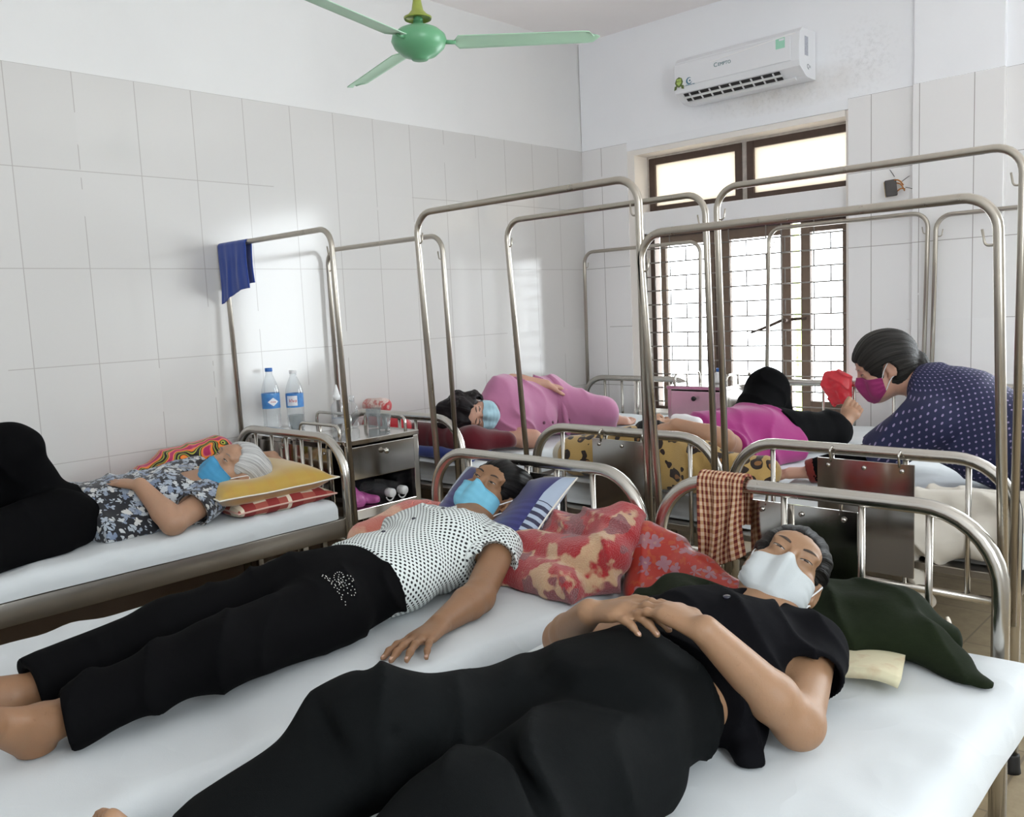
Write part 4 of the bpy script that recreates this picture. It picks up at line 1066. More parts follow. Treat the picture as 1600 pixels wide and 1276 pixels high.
# ---------------------------------------------------------------- in pink pyjamas lying on one side (far corner bed)
def person_pink():
    Z0 = .692; t = person((.66, -1.3, Z0), 'curly-haired person in pink pyjamas lying on their side in the far corner')
    Hc = V_(.70, -1.835, .885); M = headframe((.12, .12, -1), (-.30, -.93, .10))
    n = V_(1, .12, -.05); neck = V_(.655, -1.68, .880); chest = V_(.64, -1.56, .865); waist = V_(.63, -1.38, .855); pel = V_(.62, -1.19, .86)
    shL, elL, wrL = V_(.655, -1.60, .990), V_(.585, -1.42, 1.005), V_(.70, -1.27, .985)
    shR, elR, wrR = V_(.72, -1.62, .765), V_(.855, -1.57, .735), V_(.74, -1.74, .76)
    F = Field(); T = head_ops(F, Hc, M)
    F.cone(T(0, -.028, -.055), neck, .052, .052, .025)
    F.cone(pel, waist, .15, .135, .04, n=n, sq=.70); F.cone(waist, chest, .135, .14, .04, n=n, sq=.7); F.cone(chest, neck, .13, .06, .04, n=n, sq=.7)
    F.cone(shL, neck, .048, .05, .03); F.cone(shR, neck, .048, .05, .03)
    arm_ops(F, shL, elL, wrL, (.052, .046, .043, .028)); arm_ops(F, shR, elR, wrR, (.05, .047, .042, .028))
    hand_ops(F, wrL, V_(.25, .93, -.25), V_(-.1, 0, -1), V_(1, 0, 0), [(.2, .25, .2)]*4, s=.98); hand_ops(F, wrR, V_(-.3, -.95, .05), V_(0, 0, 1), V_(1, 0, 0), s=.95)
    hipL, knL, anL = V_(.64, -1.18, .89), V_(.87, -1.0, .805), V_(.72, -.76, .76)
    hipR, knR, anR = V_(.64, -1.18, .80), V_(.84, -.98, .738), V_(.66, -.70, .733)
    for h, k_, a, toe in ((hipL, knL, anL, V_(.81, -.66, .745)), (hipR, knR, anR, V_(.74, -.60, .72))):
        F.cone(h, k_, .085, .055, .03); F.cone(k_, a, .052, .032, .02); foot_ops(F, a, toe, V_(.3, -.3, 1))
    F.post.append(floor_post(Z0+.002)); V, Q = F.build(.0062)
    b = mesh('body', V, Q, M_SK4, t)
    face_parts(t, b, Hc, M, 1., (.3, .3), (0, -.001), M_BROW, .003)
    face_mask(t, Hc, M, M_MASKG, 1., 'pleat', ztop=-.016, noseup=.014, side=(-.022, -.078), tmax=1.15)
    def ex(F, T):
        for (x, y, z, r) in ((-.05, .0, .10, .05), (.03, -.05, .11, .06), (-.07, -.05, .06, .055), (.0, -.09, .03, .07), (.06, -.03, .07, .055), (-.05, .055, .085, .035), (-.02, -.05, .13, .05), (-.075, -.03, -.01, .05), (.03, .05, .095, .035)):
            F.ell(T(x, y, z), r, None, .02)
    hair_cap(t, Hc, M, M_HCURL, 1., .005, hl=.055, thick=.02, curl=1, extra=ex, low=-.09, face_r=(.058, .10, .10))
    S = Field(); hem = V_(.62, -1.17, .86); cut = [(hem, V_(.25, 1, .1))]
    S.cone(pel, waist, .172, .160, .04, n=n, sq=.72, cuts=cut); S.cone(waist, chest, .160, .160, .05, n=n, sq=.72, cuts=cut); S.cone(chest, neck, .15, .07, .05, n=n, sq=.78)
    S.ell(chest+V_(.10, .02, -.05), (.07, .08, .10), None, .05); S.ell(waist+V_(.09, .0, -.06), (.09, .12, .10), None, .06, cuts=cut)
    sL = shL+(elL-shL)*.42; sR = shR+(elR-shR)*.4
    S.cone(shL, elL, .064, .08, .035, cuts=[(sL, elL-shL)]); S.cone(shR, elR, .062, .072, .035, cuts=[(sR, elR-shR)])
    S.cone(shL, neck, .058, .055, .03); S.cone(shR, neck, .058, .055, .03)
    S.cone(T(0, -.02, -.06), neck, .058, .06, .01, 's')
    S.cone(V_(.74, -1.20, .93), V_(.80, -1.22, .72), .012, .012, .02)
    S.post += [fold_post(V_(.4, .8, .5), 52, .009, 31, .006), floor_post(Z0+.003)]
    V, Q = S.build(.0065); bl = mesh('pyjama_top', V, Q, M_PINK, t)
    for (y, z) in ((-1.42, .80), (-1.36, .795), (-1.28, .79), (-1.20, .785)):
        x = 1.1
        for _ in range(80): x -= np.clip(S.at(np.array([[x, y, z]]))[0]*.7, -.01, .01)
        mesh('button', *lathe([(.0001, .004), (.008, .003), (.009, -.002)], 12, (x, y, z), M=frame_z((1, 0, .1))), plain('plum_button', (.10, .02, .05), .3), t)
    S = Field(); cw = [(V_(.62, -1.22, .86), V_(.2, -1, 0))]
    S.cone(waist, pel, .15, .168, .04, n=n, sq=.78, cuts=cw)
    for h, k_, a, rr in ((hipL, knL, anL, (.118, .082, .064)), (hipR, knR, anR, (.105, .076, .062))):
        S.cone(h, k_, rr[0], rr[1], .04); S.ell(k_, rr[1], None, .03); ce = k_+(a-k_)*.86
        S.cone(k_, a, rr[1], rr[2], .03, cuts=[(ce, a-k_)]); S.cone(k_+(a-k_)*.78, a+(a-k_)*.2, .046, .05, .008, 's')
    S.post += [fold_post(V_(.5, .7, .4), 50, .0085, 35, .006), floor_post(Z0+.003)]
    V, Q = S.build(.0068); mesh('pyjama_trousers', V, Q, M_PINK, t)
person_pink()

# ---------------------------------------------------------------- in magenta (bed with the leopard blanket)
def person_magenta():
    Z0 = .692; t = person((1.95, -1.3, Z0), 'person in magenta top and black trousers lying down with one knee drawn up')
    Hc = V_(1.86, -1.93, .855); M = headframe((.97, .1, .25), (-.15, -.97, .15))
    n = V_(.05, 0, 1); neck = V_(1.90, -1.80, .83); chest = V_(1.93, -1.66, .815); waist = V_(1.965, -1.45, .81); pel = V_(1.975, -1.26, .80)
    shL, elL, wrL = V_(1.75, -1.72, .81), V_(1.62, -1.60, .80), V_(1.64, -1.40, .78)
    shR, elR, wrR = V_(2.09, -1.74, .81), V_(2.155, -1.94, .872), V_(1.99, -2.0, .93)
    F = Field(); T = head_ops(F, Hc, M)
    F.cone(T(0, -.028, -.055), neck, .052, .052, .025)
    F.cone(pel, waist, .14, .135, .04, n=n, sq=.7); F.cone(waist, chest, .135, .14, .04, n=n, sq=.7); F.cone(chest, neck, .13, .06, .04, n=n, sq=.7)
    F.cone(shL, neck, .046, .05, .03); F.cone(shR, neck, .046, .05, .03)
    arm_ops(F, shL, elL, wrL, (.048, .04, .038, .026)); arm_ops(F, shR, elR, wrR, (.05, .045, .042, .028))
    hand_ops(F, wrL, V_(.2, .97, 0), V_(0, 0, -1), V_(1, 0, 0), s=.95); hand_ops(F, wrR, V_(-.9, -.1, -.2), V_(0, .3, -1), V_(0, 1, 0), s=.95)
    hipL, knL, anL = V_(1.87, -1.20, .80), V_(1.85, -.98, .965), V_(1.80, -.76, .76)
    hipR, knR, anR = V_(2.06, -1.20, .795), V_(2.13, -.93, .772), V_(2.07, -.675, .728)
    for h, k_, a, toe in ((hipL, knL, anL, V_(1.78, -.66, .72)), (hipR, knR, anR, V_(2.10, -.605, .835))):
        F.cone(h, k_, .08, .052, .03); F.cone(k_, a, .05, .034, .02); foot_ops(F, a, toe, V_(.25, -1, .25) if h is hipR else V_(0, 0, 1), 1.12)
    F.post.append(floor_post(Z0+.002)); V, Q = F.build(.006)
    b = mesh('body', V, Q, M_SK5, t)
    face_parts(t, b, Hc, M, 1., (.3, .3), (0, 0), M_BROW, .003)
    hair_cap(t, Hc, M, M_HBLK, 1., .006, hl=.06, thick=.014, low=-.07)
    S = Field(); cut = [(V_(1.98, -1.235, .8), V_(-.15, 1, .1))]
    S.cone(pel, waist, .165, .165, .04, n=n, sq=.74, cuts=cut); S.cone(waist, chest, .165, .165, .05, n=n, sq=.74, cuts=cut); S.cone(chest, neck, .155, .07, .05, n=n, sq=.78)
    S.ell(V_(1.97, -1.45, .875), (.12, .17, .06), None, .05, cuts=cut); S.cone(V_(2.06, -1.72, .77), V_(2.12, -1.30, .75), .08, .075, .05, cuts=cut)
    S.cone(shL, elL, .064, .07, .035, cuts=[(shL+(elL-shL)*.5, elL-shL)]); S.cone(shR, elR, .066, .07, .035, cuts=[(shR+(elR-shR)*.35, elR-shR)])
    S.cone(shL, neck, .058, .055, .03); S.cone(shR, neck, .058, .055, .03); S.cone(T(0, -.02, -.06), neck, .058, .06, .01, 's')
    S.post += [fold_post(V_(.5, .8, .2), 46, .008, 41, .006), floor_post(Z0+.003)]
    V, Q = S.build(.007); mesh('top', V, Q, M_MAG, t)
    S = Field(); cw = [(V_(1.98, -1.27, .8), V_(0, -1, .1))]
    S.cone(waist, pel, .15, .160, .04, n=n, sq=.72, cuts=cw)
    for h, k_, a, rr in ((hipL, knL, anL, (.112, .098, .085)), (hipR, knR, anR, (.100, .086, .082))):
        S.cone(h, k_, rr[0], rr[1], .04); S.ell(k_, rr[1], None, .03); ce = k_+(a-k_)*.84
        S.cone(k_, a, rr[1], rr[2], .03, cuts=[(ce, a-k_)]); S.cone(k_+(a-k_)*.72, a+(a-k_)*.2, .052, .055, .008, 's')
    S.post += [fold_post(V_(.5, .7, .4), 46, .0055, 45, .004), floor_post(Z0+.003)]
    V, Q = S.build(.0072); mesh('trousers', V, Q, M_BLACKCLOTH, t)
person_magenta()

# ---------------------------------------------------------------- visitor bending over, navy dotted shirt
def person_visitor():
    Z0 = .695; t = person((3.05, -1.4, Z0), 'visitor in navy dotted shirt and magenta mask bending over a bed')
    Hc = V_(2.592, -1.51, 1.115); M = headframe((-.62, .72, .10), (-.18, -.02, 1))
    M = headframe(np.cross(nrm(V_(-.80, -.50, -.32)), V_(-.22, -.1, 1)), V_(-.30, -.16, 1))
    n = V_(-.35, -.12, -1); neck = V_(2.755, -1.485, 1.055); chest = V_(2.87, -1.47, .98); waist = V_(3.03, -1.44, .865); pel = V_(3.15, -1.40, .79)
    shL, elL, wrL = V_(2.80, -1.65, .945), V_(2.60, -1.63, .80), V_(2.385, -1.70, .735)     # nearer the camera
    shR, elR, wrR = V_(2.80, -1.31, .965), V_(2.66, -1.22, .80), V_(2.52, -1.28, .745)
    F = Field(); T = head_ops(F, Hc, M)
    F.cone(T(0, -.028, -.055), neck, .052, .052, .025)
    F.cone(pel, waist, .15, .15, .04, n=n, sq=.75); F.cone(waist, chest, .15, .155, .04, n=n, sq=.75); F.cone(chest, neck, .13, .06, .04, n=n, sq=.75)
    F.cone(shL, neck, .048, .05, .03); F.cone(shR, neck, .048, .05, .03)
    arm_ops(F, shL, elL, wrL, (.05, .042, .04, .027)); arm_ops(F, shR, elR, wrR, (.05, .042, .04, .027))
    hand_ops(F, wrL, V_(-.94, -.22, -.10), V_(.0, .3, -1), V_(0, 1, .2), [(.18, .3, .25)]*4, (.1, .02, -.04, -.1), s=.98); hand_ops(F, wrR, V_(-.9, .1, -.1), V_(0, 0, -1), V_(0, -1, 0), s=.98)
    hipN, knN, anN = V_(3.17, -1.52, .80), V_(3.33, -1.86, .80), V_(3.36, -1.90, .42)
    hipF, knF, anF = V_(3.17, -1.30, .80), V_(3.50, -1.30, .80), V_(3.52, -1.32, .42)
    S = Field(); cut = [(V_(3.13, -1.40, .83), V_(1, .1, -.35))]
    S.cone(pel, waist, .175, .170, .04, n=n, sq=.82, cuts=cut); S.cone(waist, chest, .170, .172, .05, n=n, sq=.80, cuts=cut); S.cone(chest, neck, .155, .072, .05, n=n, sq=.85)
    S.cone(V_(2.86, -1.55, .86), V_(3.10, -1.52, .74), .09, .085, .08); S.cone(V_(2.86, -1.38, .86), V_(3.10, -1.38, .76), .09, .085, .08)
    for sh, el in ((shL, elL), (shR, elR)):
        S.cone(sh, el+(el-sh)*.1, .085, .088, .04, cuts=[(sh+(el-sh)*.92, el-sh)]); S.cone(sh, neck, .070, .058, .05)
    S.cone(T(0, -.02, -.05), neck, .058, .055, .01, 's')
    S.cone(neck+V_(.0, -.06, .005), neck+V_(.035, .0, .062), .014, .016, .02); S.cone(neck+V_(.035, 0, .062), neck+V_(.0, .07, .01), .016, .014, .02)
    S.post += [fold_post(V_(.9, .2, -.4), 40, .008, 51, .008), floor_post(Z0+.004)]
    V, Q = S.build(.0068); V = relax(V, Q, 1)
    mesh('shirt', V, Q, M_NAVY, t, attrs={'pat': torso_pat(V, neck, pel, -n, [(shL, elL, 1), (shR, elR, -1)], .17)})
    for h, k_, a in ((hipN, knN, anN), (hipF, knF, anF)):
        F.cone(h, k_, .08, .052, .03); F.cone(k_, a, .05, .034, .02); foot_ops(F, a, a+V_(.0, -.1, -.06) if a is anN else a+V_(.1, 0, -.06), V_(0, 0, 1))
    onbed = lambda P, D: np.where(P[..., 0] < 3.22, np.maximum(D, Z0+.002-P[..., 2]), D)
    F.post.append(onbed)
    V, Q = F.build(.0062); b = mesh('body', V, Q, M_SK4, t)
    face_parts(t, b, Hc, M, 1., (.5, .5), (0, 0), M_BROWG, .003)
    face_mask(t, Hc, M, M_MASKM, 1., 'fit', ztop=-.008, side=(-.020, -.07), tmax=1.2)
    def ex(F, T):
        F.ell(T(0, -.112, -.025), (.048, .042, .050), M, .012); F.ell(T(.012, -.125, -.037), (.026, .03, .03), M, .01); F.ell(T(-.01, -.12, -.005), (.026, .03, .025), M, .01)
    hair_cap(t, Hc, M, M_HSALT, 1.05, .005, hl=.060, thick=.021, extra=ex, low=-.085)
    S = Field(); cw = [(V_(3.09, -1.40, .83), V_(-1, 0, .35))]
    S.cone(waist, pel, .165, .185, .04, n=n, sq=.8, cuts=cw)
    for h, k_, a in ((hipN, knN, anN), (hipF, knF, anF)):
        S.cone(h, k_, .115, .09, .04); S.ell(k_, .09, None, .03); S.cone(k_, a, .09, .075, .03, cuts=[(k_+(a-k_)*.93, a-k_)]); S.cone(k_+(a-k_)*.8, a+(a-k_)*.2, .05, .055, .008, 's')
    S.post += [fold_post(V_(.5, .7, .4), 40, .004, 55, .006), onbed]
    V, Q = S.build(.0075); mesh('jeans', V, Q, M_DENIM, t)
    for nm, el, wr in (('sleeve', elL, wrL), ('sleeve', elR, wrR)):
        S = Field(); e = el+(wr-el)*.93
        S.cone(el-(wr-el)*.1, wr, .058, .046, .02, cuts=[(e, wr-el)]); S.cone(el+(wr-el)*.75, wr+(wr-el)*.3, .034, .034, .006, 's')
        S.post += [fold_post(wr-el, 60, .0035, 58), floor_post(Z0)]
        V, Q = S.build(.0055); sl = mesh('inner_sleeve', V, Q, M_BLACKCLOTH, t)
        S = Field(); a = el+(wr-el)*.88; S.cone(a, wr, .049, .046, .02, cuts=[(a, el-wr), (el+(wr-el)*1.02, wr-el)]); S.cone(a-(wr-el)*.1, wr+(wr-el)*.3, .036, .034, .006, 's'); S.post.append(floor_post(Z0-.002))
        V, Q = S.build(.0055); mesh('cuff', V, Q, M_CUFF, sl)
person_visitor()
# ------------------------------------------------------------------ pillows, blankets, towels
def slab(P, th):
    """closed cloth of thickness th from a grid of points (nu,nv,3)"""
    du = np.gradient(P, axis=0); dv = np.gradient(P, axis=1); n = np.cross(du, dv); n /= np.linalg.norm(n, axis=-1, keepdims=True)+1e-9
    nu, nv = P.shape[:2]; A = (P+n*th/2).reshape(-1, 3); B = (P-n*th/2).reshape(-1, 3); N_ = nu*nv
    F = gridfaces(nu, nv)
    FF = F+[[x+N_ for x in f[::-1]] for f in F]
    bd = [i*nv for i in range(nu)]+[(nu-1)*nv+j for j in range(1, nv)]+[i*nv+nv-1 for i in range(nu-2, -1, -1)]+[j for j in range(nv-2, 0, -1)]
    FF += [[bd[(i+1) % len(bd)], bd[i], bd[i]+N_, bd[(i+1) % len(bd)]+N_] for i in range(len(bd))]
    return np.concatenate([A, B]), FF
def pillow(name, label, c, ax, ay, w, h, T, mat, floor=None, dent=None, flange=.0, piping=None, seed=1, sag=0., group=None, shear=0, n=45, cat='pillow', lift=None):
    """soft cushion: ax, ay its edge directions, w,h its sides, T its thickness"""
    ax = nrm(ax); ay = np.array(ay, float); ay = nrm(ay-ax*(ay@ax)); az = np.cross(ax, ay); c = np.array(c, float)
    u = np.linspace(-1, 1, n); U, W = np.meshgrid(u, u, indexing='ij')
    uu = np.sign(U)*np.abs(U)**.85; ww = np.sign(W)*np.abs(W)**.85
    pin = 1-.07*(1-ww**2); pin2 = 1-.07*(1-uu**2)
    f = (np.clip((1-np.abs(uu/(1-flange))**3.2), 0, 1)*np.clip((1-np.abs(ww/(1-flange))**3.2), 0, 1))**.55
    out = []
    for sgn in (1, -1):
        P2 = np.stack([uu*w/2*pin, ww*h/2*pin2], -1)
        q = np.concatenate([P2, np.full(U.shape+(1,), seed*1.)], -1)
        z = sgn*(T/2*f*(1+.10*wob(q, 9, seed)) + .004*f**.5*folds(q, (1, .6, 0), 38, seed+1)+.0018)
        X = c+ax*P2[..., :1]+ay*P2[..., 1:]+az*z[..., None]
        if lift is not None: X = X+A3(0, 0, 1)*(lift(uu, ww))[..., None]
        if dent is not None:
            dc, r, amt = dent; d = ((X[..., :2]-np.array(dc)[:2])**2).sum(-1); X[..., 2] -= amt*np.exp(-d/(r*r))*(1 if sgn > 0 else .75)
        if floor is not None:
            fl = floor+(.003 if sgn > 0 else 0); X[..., 2] = np.maximum(X[..., 2], fl+.15*np.minimum(0, X[..., 2]-fl)*0)
        out.append(X)
    A, B = out; N_ = n*n; F = gridfaces(n, n)
    FF = F+[[x+N_ for x in f_[::-1]] for f_ in F]
    bd = [i*n for i in range(n)]+[(n-1)*n+j for j in range(1, n)]+[i*n+n-1 for i in range(n-2, -1, -1)]+[j for j in range(n-2, 0, -1)]
    FF += [[bd[(i+1) % len(bd)], bd[i], bd[i]+N_, bd[(i+1) % len(bd)]+N_] for i in range(len(bd))]
    V = np.concatenate([A.reshape(-1, 3), B.reshape(-1, 3)])
    pat = np.stack([uu*w/2, ww*h/2, 0*uu], -1).reshape(-1, 3); pat = np.concatenate([pat, pat+A3(0, 0, 1)])
    o = mesh(name, V, FF, mat, loc=c, attrs={'pat': pat}); tag(o, label, cat, group)
    if piping:
        rim = (A.reshape(-1, 3)[bd]+B.reshape(-1, 3)[bd])/2
        mesh('piping', *tube(rim, piping[1], 7, closed=True), piping[0], o)
    return o
def heap(name, label, cat, cones, z0, mat, axis, vox=.007, amp=.006, freq=45, big=.008, seed=1, loc=None, k=.035, cuts=(), group=None, pat=None):
    F = Field()
    for c_ in cones:
        if len(c_) == 5: a, b, ra, rb, sq = c_; F.cone(a, b, ra, rb, k, n=(0, 0, 1), sq=sq)
        else: F.ell(c_[0], c_[1], None, k)
    F.post.append(fold_post(axis, freq, amp, seed, big))
    if z0 is not None: F.post.append(floor_post(z0, .008))
    for (pt, nn) in cuts: F.post.append(lambda P, D, pt=pt, nn=nn: np.maximum(D, (P-np.array(pt))@nrm(nn)))
    V, Q = F.build(vox)
    at = {'pat': pat(V)} if pat is not None else None
    o = mesh(name, V, Q, mat, loc=loc if loc is not None else (V.min(0)*.5+V.max(0)*.5)*A3(1, 1, 0)+A3(0, 0, V[:, 2].min()), attrs=at)
    return tag(o, label, cat, group)
M_PIPE = plain('white_piping', (.72, .70, .62), .8)
# --- bed by the wall
def yellow_mat():
    m, nt, b, L = _new('yellow_satin_stripes'); v = coord(nt, 'pat'); s_ = nt.nodes.new('ShaderNodeSeparateXYZ'); L.new(v, s_.inputs[0])
    f = math_(nt, 'GREATER_THAN', s_.outputs[1], -.13)
    ln = math_(nt, 'LESS_THAN', math_(nt, 'ABSOLUTE', math_(nt, 'SUBTRACT', s_.outputs[1], -.13)), .005)
    st = math_(nt, 'SINE', math_(nt, 'MULTIPLY', s_.outputs[0], 70)); c = mixc(nt, f, (.40, .20, .04), (.42, .26, .03))
    c = mixc(nt, math_(nt, 'MULTIPLY', math_(nt, 'GREATER_THAN', st, .55), .22), c, (.42, .20, .03)); c = mixc(nt, ln, c, (.75, .66, .40))
    c = mixc(nt, math_(nt, 'MULTIPLY', math_(nt, 'GREATER_THAN', s_.outputs[2], .5), .75), c, (.36, .17, .04))
    L.new(c, b.inputs['Base Color']); b.inputs['Roughness'].default_value = .5; b.inputs['Sheen Weight'].default_value = .4; return m
def plaid_mat():
    m, nt, b, L = _new('red_plaid_cotton'); v = coord(nt, 'pat'); s_ = nt.nodes.new('ShaderNodeSeparateXYZ'); L.new(v, s_.inputs[0])
    def band(c, p, w, o=0): return math_(nt, 'LESS_THAN', math_(nt, 'FRACT', math_(nt, 'ADD', math_(nt, 'DIVIDE', c, p), o)), w)
    a = band(s_.outputs[0], .105, .52, .2); bb_ = band(s_.outputs[1], .20, .36, .28)
    c = mixc(nt, a, (.24, .022, .02), (.32, .07, .05)); c = mixc(nt, math_(nt, 'MULTIPLY', a, bb_), c, (.55, .48, .37))
    c = mixc(nt, band(s_.outputs[0], .21, .08, .1), c, (.70, .62, .50)); c = mixc(nt, band(s_.outputs[1], .20, .18, .80), c, (.13, .035, .14))
    n = noise(nt, v, 16, 3); c = mixc(nt, math_(nt, 'MULTIPLY', math_(nt, 'GREATER_THAN', n, .64), math_(nt, 'GREATER_THAN', s_.outputs[0], .13)), c, (.16, .20, .04))
    L.new(c, b.inputs['Base Color']); b.inputs['Roughness'].default_value = .85; return m
M_REDPIPE = plain('red_and_white_piping', (.62, .40, .34), .8)
pillow('pillow', 'red plaid pillow lying flat under the yellow pillow by the wall', (.70, -3.06, .703), (0, -1, 0), (1, 0, 0), .43, .47, .098, plaid_mat(), floor=.670, piping=(M_REDPIPE, .0035), seed=3)
pillow('pillow', 'yellow striped pillow under the grey-haired head', (.69, -3.09, .772), (0, -1, .02), (1, 0, -.04), .52, .50, .160, yellow_mat(), floor=.728, dent=((.74, -3.15), .12, .055), flange=.05, piping=(M_PIPE, .003), seed=2, lift=lambda u, w: .020*(u < -.5)*(-u-.5)+.0*w)
def tropic_mat():
    m, nt, b, L = _new('tropical_print_fleece'); v = coord(nt); nz = noise(nt, v, 7, 2, out='Color')
    mp = nt.nodes.new('ShaderNodeVectorMath'); mp.operation = 'MULTIPLY_ADD'; L.new(nz, mp.inputs[0]); mp.inputs[1].default_value = (.14, .14, .14); L.new(v, mp.inputs[2])
    w = N(nt, 'ShaderNodeTexWave', Scale=6.5, Distortion=11); w.inputs['Detail'].default_value = 1; L.new(mp.outputs[0], w.inputs['Vector'])
    c = ramp(nt, w.outputs[0], [(0, (.40, .02, .10)), (.22, (.62, .10, .16)), (.36, (.78, .24, .03)), (.58, (.75, .16, .02)), (.68, (.008, .008, .008)), (.78, (.05, .14, .03)), (.86, (.45, .42, .06)), (.94, (.01, .01, .01))], 'CONSTANT')
    L.new(c, b.inputs['Base Color']); b.inputs['Roughness'].default_value = .95; b.inputs['Sheen Weight'].default_value = .3; return m
heap('blanket', 'folded blanket with orange, black and pink tropical print against the tiled wall', 'blanket',
     [((.24, -3.42, .72), (.27, -3.20, .80), .06, .085, 1), ((.27, -3.20, .80), (.27, -3.00, .83), .085, .075, 1), ((.20, -3.30, .72), (.22, -3.0, .74), .09, .10, 1)], .670, tropic_mat(), (.2, 1, .3), seed=61)
# --- middle bed
def stripes_mat():
    m, nt, b, L = _new('blue_pillow_satin'); v = coord(nt, 'pat'); s_ = nt.nodes.new('ShaderNodeSeparateXYZ'); L.new(v, s_.inputs[0])
    back = math_(nt, 'GREATER_THAN', s_.outputs[2], .5)
    x = s_.outputs[0]; y = s_.outputs[1]
    gs = math_(nt, 'LESS_THAN', math_(nt, 'FRACT', math_(nt, 'DIVIDE', y, .026)), .5); zone = math_(nt, 'MULTIPLY', math_(nt, 'GREATER_THAN', y, -.075), math_(nt, 'LESS_THAN', y, .055))
    c = mixc(nt, math_(nt, 'MULTIPLY', math_(nt, 'MULTIPLY', gs, zone), .35), (.005, .006, .11), (.04, .05, .22))
    edge = math_(nt, 'GREATER_THAN', math_(nt, 'ABSOLUTE', x), .212)
    c = mixc(nt, edge, c, (.34, .41, .52)); c = mixc(nt, math_(nt, 'MULTIPLY', edge, math_(nt, 'MULTIPLY', gs, zone)), c, (.012, .014, .05))
    cb = mixc(nt, math_(nt, 'MULTIPLY', gs, zone), (.48, .56, .66), (.012, .014, .05)); c = mixc(nt, back, c, cb)
    L.new(c, b.inputs['Base Color']); b.inputs['Roughness'].default_value = .45; b.inputs['Sheen Weight'].default_value = .3; return m
pillow('pillow', 'royal blue pillow with striped pale sides, propped on the middle headboard', (1.89, -2.935, .765), (1, -.03, .02), (0, .80, .60), .50, .36, .11, stripes_mat(), floor=.630, dent=((1.89, -2.93), .12, .075), piping=(M_PIPE, .003), seed=5)
def fleece_mat(name, cols, sc=5.5, seed=0):
    m, nt, b, L = _new(name); v = coord(nt); mp0 = N(nt, 'ShaderNodeMapping'); mp0.inputs['Location'].default_value = (seed, seed*.7, seed*.3); L.new(v, mp0.inputs[0]); v = mp0.outputs[0]
    nz = noise(nt, v, sc*1.2, 2, out='Color')
    mp = nt.nodes.new('ShaderNodeVectorMath'); mp.operation = 'MULTIPLY_ADD'; L.new(nz, mp.inputs[0]); mp.inputs[1].default_value = (.22, .22, .22); L.new(v, mp.inputs[2])
    nA = noise(nt, mp.outputs[0], sc*.9, 2); nB = noise(nt, mp0.outputs[0], sc*1.35, 3); n2 = noise(nt, v, sc*7, 4)
    st = lambda x, a, w_: math_(nt, 'DIVIDE', math_(nt, 'SUBTRACT', x, a), w_, clamp=True)
    base = mixc(nt, st(nA, .46, .07), cols[0], cols[1]); base = mixc(nt, st(nB, .50, .05), base, cols[2])
    lfm = st(noise(nt, mp.outputs[0], sc*.8, 1), .49, .03)
    w = N(nt, 'ShaderNodeTexWave', Scale=sc*2.0, Distortion=7); w.inputs['Detail'].default_value = 1.5; L.new(mp.outputs[0], w.inputs['Vector'])
    w = N(nt, 'ShaderNodeTexWave', Scale=sc*2.6, Distortion=9); w.inputs['Detail'].default_value = 2; w.inputs['Detail Scale'].default_value = 1.5; L.new(mp.outputs[0], w.inputs['Vector'])
    leaf = ramp(nt, w.outputs[0], [(.25, cols[3]), (.55, tuple(x*1.35 for x in cols[3])), (.8, tuple(x*.45 for x in cols[3])), (.95, tuple(x*1.6 for x in cols[3]))])
    c = mixc(nt, lfm, base, leaf); c = mixc(nt, math_(nt, 'MULTIPLY', n2, .35), c, cols[4])
    L.new(c, b.inputs['Base Color']); b.inputs['Roughness'].default_value = 1; b.inputs['Specular IOR Level'].default_value = .05; b.inputs['Sheen Weight'].default_value = .35; b.inputs['Sheen Roughness'].default_value = .6
    bump(nt, b, noise(nt, v, 240, 4), .9, .006); return m
M_FLEECE = fleece_mat('red_leaf_fleece', [(.34, .006, .012), (.42, .055, .05), (.54, .38, .22), (.17, .055, .062), (.34, .03, .028)], 9)
heap('blanket', 'crumpled red and cream fleece blanket with leaf print beside the blue pillow', 'blanket',
     [((2.16, -3.10, .665), (2.36, -3.12, .66), .055, .055, 1), ((2.14, -3.0, .69), (2.36, -3.03, .70), .075, .07, 1), ((2.15, -2.88, .72), (2.37, -2.90, .745), .085, .085, 1),
      ((2.36, -2.90, .77), (2.40, -2.99, .72), .062, .065, 1), ((2.25, -2.86, .77), (2.37, -2.87, .785), .055, .055, 1), ((2.12, -3.13, .66), (2.17, -2.95, .70), .045, .05, 1), ((2.33, -3.14, .655), (2.41, -3.03, .66), .045, .045, 1)],
     .630, M_FLEECE, (.55, .8, .3), vox=.0058, amp=.017, freq=58, big=.012, seed=71, k=.018)
heap('blanket', 'coral fleece blanket lying along the left side of the dotted blouse', 'blanket',
     [((1.475, -3.13, .66), (1.50, -2.93, .685), .055, .070, 1), ((1.50, -2.93, .685), (1.56, -2.86, .69), .07, .06, 1), ((1.55, -3.15, .65), (1.60, -3.02, .67), .04, .05, 1)],
     .630, fleece_mat('coral_fleece', [(.58, .17, .12), (.55, .15, .11), (.70, .42, .28), (.50, .12, .10), (.55, .16, .12)], 4, 3), (.3, .9, .2), amp=.006, seed=73, k=.03)
